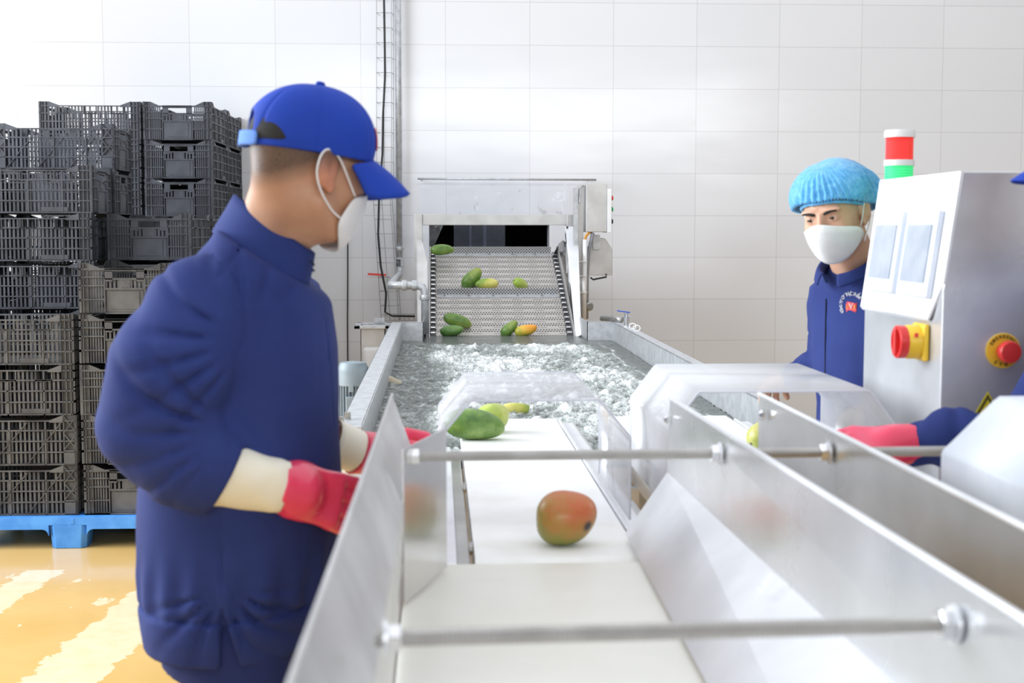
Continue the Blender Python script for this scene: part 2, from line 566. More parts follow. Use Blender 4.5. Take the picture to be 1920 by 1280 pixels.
def floor_mat():
    m, nt, b = newmat('yellow_epoxy'); L = nt.links
    g = N(nt, 'ShaderNodeNewGeometry')

    def nz(scale, detail, stretch=(1, 1, 1), rot=0, rough=.6):
        mp = N(nt, 'ShaderNodeMapping'); mp.inputs['Scale'].default_value = stretch; mp.inputs['Rotation'].default_value = (0, 0, rot)
        L.new(g.outputs['Position'], mp.inputs[0])
        n = N(nt, 'ShaderNodeTexNoise'); n.inputs['Scale'].default_value = scale; n.inputs['Detail'].default_value = detail; n.inputs['Roughness'].default_value = rough
        L.new(mp.outputs[0], n.inputs['Vector']); return n
    base = ramp(nt, nz(1.6, 4).outputs[0], [(.3, (.64, .40, .13)), (.7, (.72, .47, .18))])
    # worn strip of repaired coating running back to front, torn edge
    sp = N(nt, 'ShaderNodeSeparateXYZ'); L.new(g.outputs['Position'], sp.inputs[0])
    ed = nz(9, 6, rough=.7)
    k = N(nt, 'ShaderNodeMath', operation='MULTIPLY_ADD'); L.new(ed.outputs[0], k.inputs[0]); k.inputs[1].default_value = .16; L.new(sp.outputs[0], k.inputs[2])
    # strip centre x as a line of y
    ln = N(nt, 'ShaderNodeMath', operation='MULTIPLY_ADD'); L.new(sp.outputs[1], ln.inputs[0]); ln.inputs[1].default_value = .10; ln.inputs[2].default_value = -2.24
    df = N(nt, 'ShaderNodeMath', operation='SUBTRACT'); L.new(k.outputs[0], df.inputs[0]); L.new(ln.outputs[0], df.inputs[1])
    ab = N(nt, 'ShaderNodeMath', operation='ABSOLUTE'); L.new(df.outputs[0], ab.inputs[0])
    lt = N(nt, 'ShaderNodeMath', operation='LESS_THAN'); L.new(ab.outputs[0], lt.inputs[0]); lt.inputs[1].default_value = .085
    yl = N(nt, 'ShaderNodeMath', operation='LESS_THAN'); L.new(sp.outputs[1], yl.inputs[0]); yl.inputs[1].default_value = 6.05
    st = N(nt, 'ShaderNodeMath', operation='MULTIPLY'); L.new(lt.outputs[0], st.inputs[0]); L.new(yl.outputs[0], st.inputs[1])
    ln2 = N(nt, 'ShaderNodeMath', operation='MULTIPLY_ADD'); L.new(sp.outputs[1], ln2.inputs[0]); ln2.inputs[1].default_value = .10; ln2.inputs[2].default_value = -1.62
    df2 = N(nt, 'ShaderNodeMath', operation='SUBTRACT'); L.new(k.outputs[0], df2.inputs[0]); L.new(ln2.outputs[0], df2.inputs[1])
    ab2 = N(nt, 'ShaderNodeMath', operation='ABSOLUTE'); L.new(df2.outputs[0], ab2.inputs[0])
    lt2 = N(nt, 'ShaderNodeMath', operation='LESS_THAN'); L.new(ab2.outputs[0], lt2.inputs[0]); lt2.inputs[1].default_value = .13
    sp2 = ramp(nt, nz(5, 6, (1, .5, 1), .3).outputs[0], [(.63, (0, 0, 0)), (.645, (1, 1, 1))])
    mx0 = N(nt, 'ShaderNodeMath', operation='MAXIMUM'); L.new(st.outputs[0], mx0.inputs[0]); L.new(lt2.outputs[0], mx0.inputs[1])
    mx1 = N(nt, 'ShaderNodeMath', operation='MAXIMUM'); L.new(mx0.outputs[0], mx1.inputs[0]); L.new(sp2.outputs[0], mx1.inputs[1])
    worn = ramp(nt, nz(14, 5).outputs[0], [(.3, (.74, .60, .36)), (.7, (.80, .68, .46))])
    mix = N(nt, 'ShaderNodeMix', data_type='RGBA'); L.new(mx1.outputs[0], mix.inputs['Factor'])
    L.new(base.outputs[0], mix.inputs['A']); L.new(worn.outputs[0], mix.inputs['B'])
    L.new(mix.outputs['Result'], b.inputs['Base Color'])
    b.inputs['Roughness'].default_value = .22
    b.inputs['Coat Weight'].default_value = .3; b.inputs['Coat Roughness'].default_value = .08
    bp = N(nt, 'ShaderNodeBump'); bp.inputs['Strength'].default_value = .15; bp.inputs['Distance'].default_value = .01
    L.new(nz(3, 4).outputs[0], bp.inputs['Height']); L.new(bp.outputs[0], b.inputs['Normal'])
    return m


M_wall = tile_wall_mat()
M_floor = floor_mat()
WY = 10.0
OX0, OX1, OZ0, OZ1 = -.065, .80, 1.0, 1.515
w = MB()
w.box((-6, WY, 0), (OX0, WY + .2, 4.6)); w.box((OX1, WY, 0), (7, WY + .2, 4.6))
w.box((OX0, WY, 0), (OX1, WY + .2, OZ0)); w.box((OX0, WY, OZ1), (OX1, WY + .2, 4.6))
struct(w.build('wall_back', M_wall))
struct(MB().box((-6, -3, -.1), (7, WY + .2, 0)).build('floor', M_floor))
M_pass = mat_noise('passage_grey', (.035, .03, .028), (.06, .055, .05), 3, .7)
w = MB()
w.box((OX0 - .4, 12.6, .2), (OX1 + .4, 12.7, 2.3)); w.box((OX0 - .5, WY + .2, .2), (OX0 - .4, 12.7, 2.3)); w.box((OX1 + .4, WY + .2, .2), (OX1 + .5, 12.7, 2.3))
w.box((OX0 - .5, WY + .2, .1), (OX1 + .5, 12.7, .2)); w.box((OX0 - .5, WY + .2, 2.3), (OX1 + .5, 12.7, 2.4))
struct(w.build('wall_passage', M_pass))

# ================================================================== CRATES
M_crate = mat_noise('black_crate_plastic', (.022, .024, .032), (.055, .060, .075), 7, .42, 0, .04, 60, spec=.6)
M_crated = mat_noise('dusty_crate_plastic', (.034, .034, .037), (.095, .092, .090), 8, .55, 0, .04, 60)
CL, CW, CH = .62, .42, .235


def crate_mesh(xb):
    m = MB()
    T = .004

    def rect(face, u0, u1, z0, z1, d0, d1):
        """face: 0 front long,1 back long,2 left short,3 right short; d = depth inward"""
        if face == 0: m.box((u0, -CW / 2 + d0, z0), (u1, -CW / 2 + d1, z1))
        if face == 1: m.box((u0, CW / 2 - d1, z0), (u1, CW / 2 - d0, z1))
        if face == 2: m.box((-CL / 2 + d0, u0, z0), (-CL / 2 + d1, u1, z1))
        if face == 3: m.box((CL / 2 - d1, u0, z0), (CL / 2 - d0, u1, z1))

    def P(face, u, z, d):
        return [(u, -CW / 2 + d, z), (u, CW / 2 - d, z), (-CL / 2 + d, u, z), (CL / 2 - d, u, z)][face]

    def slope(face, u0, u1):   # raised corner shoulder sloping to the dipped rim
        m.plate([P(face, u0, CH - .034, .001), P(face, u1, CH - .034, .001), P(face, u1, CH - .024, .001), P(face, u0, CH, .001)], .005)
    for face in (0, 1):
        h = CL / 2
        for sg in (-1, 1):
            a, b2 = sorted((sg * h, sg * (h - .062)))
            if xb:
                rect(face, a, b2, 0, .07, 0, .006)
                for u in (a + .002, b2 - .002): rect(face, u - .003, u + .003, .06, CH, 0, .010)
                for z0, z1 in ((.07, .15), (.15, .23)):
                    m.bar(P(face, a, z0, .003), P(face, b2, z1, .003), .005, .005)
                    m.bar(P(face, b2, z0, .003), P(face, a, z1, .003), .005, .005)
                rect(face, a, b2, .07, CH, .012, .015)
            else:
                rect(face, a, b2, 0, CH, .010, .014)
                for k in range(4):
                    u = a + (b2 - a) * k / 3
                    rect(face, max(u - .002, a), min(u + .002, b2), 0, CH, 0, .012)
            slope(face, sg * (h - .062), sg * (h - .125))
        for z in (.0, .058, .110, .160, .205):
            rect(face, -h, h, z, z + .006, 0, .011)
        n = 24
        for k in range(n):
            u = -h + .07 + (2 * h - .14) * (k + .5) / n
            top = .160 if (k % 8) in (3, 4, 5) else .207
            rect(face, u - .005, u + .005, .004, top, .006, .010)
        for c in (-.165, 0, .165):
            rect(face, c - .004, c + .004, 0, .205, .0, .010)
            if not xb:
                rect(face, c - .04, c + .04, .158, .165, 0, .014)
                rect(face, c - .04, c - .035, .158, .205, 0, .014); rect(face, c + .035, c + .04, .158, .205, 0, .014)
        if xb:
            for c0, c1 in ((-.24, -.082), (-.082, .082), (.082, .24)):
                m.bar(P(face, c0, .01, .002), P(face, c1, .2, .002), .004, .004)
        else:
            rect(face, .06, .19, .008, .030, .002, .006)
    for face in (2, 3):
        h = CW / 2
        for sg in (-1, 1):
            a, b2 = sorted((sg * h, sg * (h - .045)))
            rect(face, a, b2, 0, CH, .008, .012)
            for k in range(3):
                u = a + (b2 - a) * k / 2
                rect(face, max(u - .002, a), min(u + .002, b2), 0, CH, 0, .010)
            slope(face, sg * (h - .045), sg * (h - .10))
        for z in (.0, .064, .128, .168):
            for sg in (-1, 1):
                a, b2 = sorted((sg * h, sg * .095))
                rect(face, a, b2, z, z + .006, 0, .010)
        rect(face, -h, h, .203, .211, 0, .014)
        rect(face, -h, h, 0, .006, 0, .014)
        # handle frame
        rect(face, -.09, .09, .196, .212, 0, .012)
        rect(face, -.09, -.055, .150, .2, 0, .008); rect(face, .055, .09, .150, .2, 0, .008)
        rect(face, -.09, .09, .158, .166, 0, .018)
        m.plate([P(face, -.055, .200, -.004), P(face, .055, .200, -.004), P(face, .06, .196, .012), P(face, -.06, .196, .012)], .003)
        # row of short slots and the plain name panel
        for k in range(10):
            u = -.085 + .17 * k / 9
            if abs(u) < .022: continue
            rect(face, u - .005, u + .005, .118, .160, .004, .008)
        rect(face, -.024, .024, .118, .160, .002, .008)
        rect(face, -.09, .09, .112, .120, 0, .010)
        rect(face, -.085, .085, .010, .115, .006, .010)
        rect(face, -.066, .066, .022, .104, .003, .010)
        for sg in (-1, 1): rect(face, sg * .092 - .003, sg * .092 + .003, 0, .165, 0, .010)
        pts = [P(face, .010 * cos(t), .124 + .010 * sin(t), .001) for t in np.linspace(pi, 2 * pi, 7)]
        m.tube(pts, .0018, 5)
        for k in range(5):
            for sg in (-1, 1):
                u = sg * (.101 + .062 * (k + .5) / 5)
                rect(face, u - .004, u + .004, .004, .205, .006, .010)
    # base lattice
    m.box((-CL / 2 + .006, -CW / 2 + .006, .002), (CL / 2 - .006, CW / 2 - .006, .008))
    return m


proto = {}
for xb in (0, 1):
    o = crate_mesh(xb).build('produce_crate', M_crate)
    # origin at base centre
    proto[(xb, 0)] = o.data
    d = o.data.copy(); d.materials.clear(); d.materials.append(M_crated)
    proto[(xb, 1)] = d
    bpy.data.objects.remove(o)
PZ0 = .15
ORD = ['bottom', 'second', 'third', 'fourth', 'fifth', 'sixth', 'seventh', 'eighth', 'ninth']


def stack(cx, y0, n, end_on, where, group, dusty=0, xbs=(), jit=.003, z0=PZ0):
    rnd = random.Random(int(cx * 1000 + y0 * 77))
    for i in range(n):
        me = proto[(1 if i in xbs else 0, 1 if (dusty and i < dusty) else 0)]
        o = bpy.data.objects.new('produce_crate', me)
        COL.objects.link(o)
        dep = CL if end_on else CW
        o.location = (cx + rnd.uniform(-jit, jit), y0 + dep / 2 + rnd.uniform(-jit, jit) * .5, z0 + i * CH)
        o.rotation_euler = (0, 0, (pi / 2 if end_on else 0) + rnd.uniform(-.008, .008))
        pos = 'topmost' if i == n - 1 else (ORD[i] + (' from bottom' if i else ''))
        adj = 'dusty ' if (dusty and i < dusty) else ''
        tag(o, '%sblack crate, %s in %s' % (adj, pos, where), 'crate', group)


stack(-1.995, 6.50, 4, False, 'the front left pile', 'crates in the front left pile', dusty=4, xbs=(0, 1))
stack(-1.452, 6.50, 5, True, 'the handle-end pile beside the capped worker', 'crates in the front right pile', dusty=5)
stack(-2.01, 6.95, 7, False, 'the seven-high pile behind the front left one', 'crates in the seven high pile')
stack(-2.00, 7.40, 8, False, 'the eight-high pile further behind', 'crates in the eight high pile', xbs=(7,))
stack(-1.465, 7.135, 6, True, 'the six-high handle-end pile', 'crates in the second right pile')
stack(-1.475, 7.875, 6, True, 'the pile behind the six-high handle-end pile', 'crates in the third right pile')
stack(-2.14, 8.75, 9, False, 'the tall long-sided pile near the wall', 'crates in the tall rear left pile')
stack(-1.60, 8.735, 9, True, 'the tallest handle-end pile', 'crates in the tall rear right pile')
stack(-1.60, 9.37, 9, True, 'the pile against the wall', 'crates in the pile against the wall')


def pallet(x0, x1, y0, y1, label):
    r = empty('plastic_pallet', ((x0 + x1) / 2, (y0 + y1) / 2, 0), label, 'pallet', 'blue pallets under the crates')
    d = MB()
    d.box((x0, y0, .112), (x1, y1, .148))
    for i in range(9):
        yy = y0 + (y1 - y0) * (i + .5) / 9
        d.box((x0, yy - .012, .096), (x1, yy + .012, .112))
    # front and rear skirts with arched openings
    w_ = .176
    xc = [x0 + w_ / 2, (x0 + x1) / 2, x1 - w_ / 2]
    for yy in (y0, y1 - .02):
        for a, b in ((xc[0] + w_ / 2, xc[1] - w_ / 2), (xc[1] + w_ / 2, xc[2] - w_ / 2)):
            r_ = .03
            pts = [(a - .001, yy, .112), (a - .001, yy, .092 - r_)]
            for t in range(0, 5):
                ang = pi - t * pi / 8
                pts.append((a + r_ + r_ * cos(ang), yy, .092 - r_ + r_ * sin(ang)))
            for t in range(0, 5):
                ang = pi / 2 - t * pi / 8
                pts.append((b - r_ + r_ * cos(ang), yy, .092 - r_ + r_ * sin(ang)))
            pts += [(b + .001, yy, .092 - r_), (b + .001, yy, .112)]
            d.plate(pts, .02, (0, -1, 0))
    d.build('deck', M_bluep, r, bevel=.003)
    yc = [y0 + .08, (y0 + y1) / 2, y1 - .08]
    for xx in xc:
        for yy in yc:
            f = MB()
            k = len(f.v)
            c = .022
            def ring(s, z):
                hx, hy = w_ / 2 * s, .08 * s
                q = [(-hx + c, -hy), (hx - c, -hy), (hx, -hy + c), (hx, hy - c), (hx - c, hy), (-hx + c, hy), (-hx, hy - c), (-hx, -hy + c)]
                return [(xx + u, yy + v, z) for u, v in q]
            f.v += ring(.9, 0) + ring(1.0, .112)
            f.f += [tuple(range(7, -1, -1)), tuple(range(8, 16))] + [(i, (i + 1) % 8, 8 + (i + 1) % 8, 8 + i) for i in range(8)]
            f.build('foot', M_bluep, r, bevel=.004)
    MB().box(((x0 + x1) / 2 + .012, y0 - .002, .118), ((x0 + x1) / 2 + .03, y0, .142)).build('clip', M_bluep, r)
    return r


pallet(-2.32, -1.13, 6.45, 7.835, 'blue plastic pallet on the yellow floor under the front crate piles')
pallet(-2.36, -1.17, 7.86, 8.70, 'blue plastic pallet under the third right crate pile, behind the front pallet')
pallet(-2.46, -1.30, 8.72, 9.985, 'blue plastic pallet nearest the tiled wall under the tallest crates')

# ================================================================== WALL SERVICES
# wire mesh cable tray
r = empty('cable_tray', Q(716, 600, 9.9), 'galvanised wire mesh cable tray rising up the tiled wall', 'cable tray')
M_wire = mat_plain('zinc_wire', (.33, .33, .34), .4, .8)


def tray(xa, xb, ya, yb, x2a, x2b):
    mb = MB()
    n = int((yb - ya) / 27)
    L = []
    for i in range(n + 1):
        t = i / n; y = ya + (yb - ya) * t
        a = xa + (x2a - xa) * t; b = xb + (x2b - xb) * t
        pA = Q(a, y, 9.86); pB = Q(b, y, 9.86)
        bA = Vector((pA.x + .02, 9.985, pA.z)); bB = Vector((pB.x + .01, 9.985, pB.z))
        mb.tube([bA, pA, pB, bB], .0023, 5)
        L.append((pA, (pA + pB) / 2, pB, bB))
    for k in range(4):
        mb.tube([q[k] for q in L], .0023, 5)
    return mb


tray(706, 734, -60, 332, 706, 734).build('upper_basket', M_wire, r)
tray(697, 728, 330, 600, 715, 748).build('lower_basket', M_wire, r)
mb = MB()
for i in range(7):
    p = Q(722 + i * 9, 590, 9.86); mb.tube([p + Vector((0, .11, 0)), p, p + Vector((0, 0, -.04)), p + Vector((0, .11, -.04))], .0023, 5)
for dy, dz in ((0, 0), (0, -.04), (.11, 0)):
    a = Q(716, 590, 9.86); b = Q(780, 590, 9.86); mb.tube([a + Vector((0, dy, dz)), b + Vector((0, dy, dz))], .0023, 5)
mb.build('floor_basket', M_wire, r)
c = MB().tube([Q(x, y, 9.84) for x, y in ((719, -60), (721, 60), (722, 140), (718, 220), (717, 290), (711, 360), (709, 440), (714, 500), (724, 550), (722, 585), (735, 592), (780, 593))], .0075, 8).build('power_cable', M_black, None, smooth=True)
tag(c, 'black cable running down inside the wire mesh tray', 'cable')
c = MB().tube([Q(652, 400, 9.97), Q(652, 520, 9.97), Q(651.5, 600, 9.97), Q(652, 672, 9.97), Q(652, 760, 9.97)], .005, 6).build('thin_cable', M_black)
tag(c, 'thin black cable hanging down the tiles behind the grey motor', 'cable')

# galvanised water pipe
r = empty('water_pipe', Q(797, 625, 8.0), 'galvanised water pipe coming down the wall and emptying into the tank', 'pipe')
PR = .022
px, pz = Q(749, 515, 9.9).x, Q(728, 535, 8.0).z
dx_ = Q(797, 560, 8.0).x
MB().tube([(px, 9.93, 3.9), (px, 9.93, pz + .10)], PR, 16).build('riser', M_galv, r, smooth=True)
pts = [(px, 9.93, pz + .12), (px, 9.92, pz + .03), (px, 9.86, pz), (px, 8.06, pz), (px + .005, 8.015, pz), (px + .05, 8.0, pz), (dx_ - .05, 8.0, pz), (dx_ - .012, 8.0, pz - .012), (dx_, 8.0, pz - .05), (dx_, 8.0, Q(797, 626, 8.0).z)]
MB().tube(pts, PR + .001, 16).build('lower_run', M_galv, r, smooth=True)
for p, ax in (((px, 9.93, pz + .17), (0, 0, 1)), ((px + .065, 8.0, pz), (1, 0, 0)), ((dx_ - .075, 8, pz), (1, 0, 0)), ((dx_, 8, pz - .085), (0, 0, 1))):
    MB().lathe([(.029, 0), (.031, .005), (.031, .025), (.029, .03)], p, ax, 16).build('collar', M_galv, r, smooth=True, auto=True)
MB().hexa((px - .0, 9.93, pz + .06), (0, 0, 1), .034, .05).build('valve_body', M_chrome, r)
lv = MB().bar(Q(722, 516, 9.85), Q(735, 519, 9.85), .01, .006).build('lever', M_chrome, r)
MB().bar(Q(690, 513.5, 9.85), Q(724, 515.5, 9.85), .020, .014).build('grip', M_red, lv)
MB().tube([Q(797, 622, 8.0), Q(795, 632, 8.0), Q(799, 640, 8.0), Q(796, 652, 8.0)], .012, 7).build('hose_end', M_black, r)

# hopper stand behind the tank rim
r = empty('steel_hopper', Q(697, 700, 8.0), 'small steel hopper box with flanged rim standing behind the left tank rim', 'hopper')
r.location.z = 0
xa, xb = Q(676, 625, 8.0).x, Q(722, 625, 8.0).x
zt = Q(676, 616, 8.0).z
mb = MB()
mb.box((xa, 8.0, .55), (xa + .004, 8.2, zt)); mb.box((xb - .004, 8.0, .55), (xb, 8.2, zt)); mb.box((xa, 8.0, .55), (xb, 8.004, zt)); mb.box((xa, 8.196, .55), (xb, 8.2, zt)); mb.box((xa, 8, .55), (xb, 8.2, .56))
mb.build('body', M_warm, r)
mb = MB()
for a, b in (((xa - .035, 7.965, zt), (xb + .035, 8.0, zt + .02)), ((xa - .035, 8.2, zt), (xb + .035, 8.235, zt + .02)), ((xa - .035, 7.965, zt), (xa, 8.235, zt + .02)), ((xb, 7.965, zt), (xb + .035, 8.235, zt + .02))):
    mb.box(a, b)
mb.build('rim', M_galv, r, bevel=.003)
MB().box((xa + .01, 7.985, .3), (xb, 8.19, Q(690, 650, 8.0).z)).build('white_liner', M_whitep, r, bevel=.02)
for x in (xa, xb - .02):
    for y in (8.0, 8.18): MB().box((x, y, 0), (x + .02, y + .02, .56)).build('leg', M_warm, r)
MB().box(((xa + xb) / 2, 8.19, zt + .02), ((xa + xb) / 2 + .06, 8.2, zt + .05)).build('tab', M_galv, r)

# curtain rod, film and strips round the hatch
r = empty('curtain_rod', Q(950, 336, 9.75), 'thin metal rod on the wall above the hatch, film hanging from it', 'rod')
MB().tube([Q(783, 335, 9.75), Q(1118, 337, 9.75)], .0075, 10).build('bar', M_galv, r, smooth=True)
for x in (790, 1108):
    p = Q(x, 336, 9.75); MB().tube([p, p + Vector((0, .25, 0))], .005, 8).build('bracket', M_galv, r)


def film(name, x0, x1, y0, y1, Y, wav, nx=60, nz=24, shape=None, mat=None, seed=3):
    V = []; F = []
    P = []
    for j in range(nz + 1):
        for i in range(nx + 1):
            u = i / nx; v = j / nz
            a, b = x0 + (x1 - x0) * u, y0 + (y1 - y0) * v
            if shape: a, b = shape(u, v)
            P.append(Q(a, b, Y))
    P = np.array([tuple(p) for p in P])
    k = vnoise(P * np.array([1, 1, .35]), 9, seed) * wav + vnoise(P, 22, seed + 1) * wav * .35
    P[:, 1] += k
    for j in range(nz):
        for i in range(nx):
            a = j * (nx + 1) + i
            F.append((a, a + 1, a + nx + 2, a + nx + 1))
    m = MB(); m.v = [tuple(p) for p in P]; m.f = F
    return m.build(name, mat or M_film, None, smooth=True, recalc=False)


o = film('plastic_curtain', 786, 1112, 338, 404, 9.72, .05)
tag(o, 'crumpled clear plastic film draped from the rod above the hatch', 'plastic sheet')
o = film('plastic_curtain', 0, 0, 0, 0, 9.45, .03, shape=lambda u, v: (789 + u * (50 - 34 * v), 404 + v * 78))
tag(o, 'bunched clear film hanging at the left corner of the hatch', 'plastic sheet')
o = film('plastic_curtain', 1036, 1060, 400, 470, 9.72, .02, nx=12)
tag(o, 'narrow clear film hanging at the right corner of the hatch', 'plastic sheet')
for x0, x1, lb in ((851, 884, 'left of the hatch centre'), (880, 912, 'at the hatch centre, overlapping its neighbour'), (906, 947, 'widest, beside the dark right half of the hatch')):
    o = film('strip_curtain', x0, x1, 412, 500, 9.93 + (x0 % 3) * .012, .008, nx=14, mat=M_strip, seed=x0)
    tag(o, 'bluish clear plastic strip hanging %s' % lb, 'strip curtain', 'plastic strips in the hatch')

# ================================================================== WASHING TANK
RZ = .96           # rim height
TX0, TX1, TY0, TY1 = -.262, .985, 3.68, 7.80
NX0, NX1, NY1 = -.085, .84, 8.45   # recess holding the foot of the inclined conveyor
WZ = .855          # water level
tank = empty('washing_tank', ((TX0 + TX1) / 2, (TY0 + TY1) / 2, 0), 'long open stainless steel fruit washing tank full of bubbling water', 'washing tank')
t = .004; zb = .42
mb = MB()
mb.box((TX0 + .055, TY0, zb), (TX0 + .055 + t, TY1, RZ)); mb.box((TX1 - t, TY0, zb), (TX1, TY1, RZ))
mb.box((TX0 + .055, TY0, zb), (TX1, TY0 + t, RZ - .12))
mb.box((TX0 + .055, TY1, zb), (NX0, TY1 + t, RZ)); mb.box((NX1, TY1, zb), (TX1, TY1 + t, RZ))
mb.box((NX0 - t, TY1, zb), (NX0, NY1, RZ)); mb.box((NX1, TY1, zb), (NX1 + t, NY1, RZ)); mb.box((NX0, NY1, zb), (NX1, NY1 + t, RZ - .08))
mb.box((TX0 + .055, TY0, zb - t), (TX1, TY1, zb)); mb.box((NX0, TY1, zb - t), (NX1, NY1, zb))
mb.build('basin', M_galv, tank)
mb = MB()
mb.plate([(TX0 - .004, TY0 - .03, RZ), (TX0 + .058, TY0 - .03, RZ), (TX0 + .058, TY1 + .01, RZ), (TX0 - .004, TY1 + .01, RZ)], .004, (0, 0, 1))
mb.box((TX0 - .004, TY0 - .03, RZ - .05), (TX0, TY1 + .01, RZ))
mb.build('left_rim', M_galv, tank, bevel=.0015)
mb = MB()
mb.box((TX1 - .004, TY0, RZ - .004), (TX1 + .05, TY1 + .01, RZ)); mb.box((TX1 + .046, TY0, RZ - .05), (TX1 + .05, TY1 + .01, RZ))
mb.build('right_rim', M_galv, tank, bevel=.0015)
mb = MB()
mb.box((TX0 + .05, TY1, RZ - .004), (NX0, TY1 + .03, RZ)); mb.box((NX1, TY1, RZ - .004), (TX1, TY1 + .03, RZ))
mb.build('end_rim', M_steel_lt, tank, bevel=.0015)
for x in (TX0 + .08, TX1 - .05):
    for y in (TY0 + .05, (TY0 + TY1) / 2, TY1 - .1):
        l = MB().box((x - .025, y - .025, .03), (x + .025, y + .025, zb)).build('leg', M_steel, tank, bevel=.002)
        MB().lathe([(.035, 0), (.035, .012), (.012, .02), (.012, .032)], (x, y, 0), (0, 0, 1), 12).build('levelling_foot', M_steel, l)
for p in (QZ(640, 795, RZ), QZ(652, 786, RZ)):
    MB().hexa((p.x, max(p.y, TY0 + .0), RZ), (0, 0, 1), .009, .02).build('bolt', M_steel_dk, tank)
# drain fitting, blue ball valve on the right rim
r = empty('ball_valve', QZ(1155, 607, RZ), 'small chrome ball valve with blue lever on the far right tank rim', 'valve')
vx, vy = TX1 + .03, 7.45
r.location = (vx, vy, RZ)
MB().lathe([(.012, 0), (.012, .02), (.019, .024), (.019, .05), (.012, .055), (.012, .07)], (vx, vy, RZ), (0, 0, 1), 14).build('body', M_chrome, r, smooth=True, auto=True)
MB().bar((vx - .05, vy, RZ + .082), (vx + .02, vy, RZ + .072), .022, .006).build('lever', M_bluev, r, bevel=.002)
r = empty('drain_elbow', (TX1 + .01, 7.72, RZ + .006), 'short steel pipe stub lying at the far right corner of the tank rim', 'pipe')
MB().tube([(TX1 - .05, 7.90, RZ + .012), (TX1 + .02, 7.80, RZ + .016), (TX1 + .035, 7.7, RZ + .016)], .016, 14).build('stub', M_steel_dk, r, smooth=True)
for i, yy in enumerate((7.2, 7.05)):
    p = Vector((TX1 + .05, yy, RZ))
    o = MB().tube([p + Vector((-.02 + .018 * cos(a) , .0, .015 + .015 * sin(a))) for a in np.linspace(-pi / 2, 1.5 * pi, 16)], .003, 6).build('hose_clip', M_whitep)
    tag(o, 'white ring clip on the right tank rim, %s' % ('nearer the blue valve' if i == 0 else 'farther from the blue valve'), 'clip', 'ring clips on the rim')

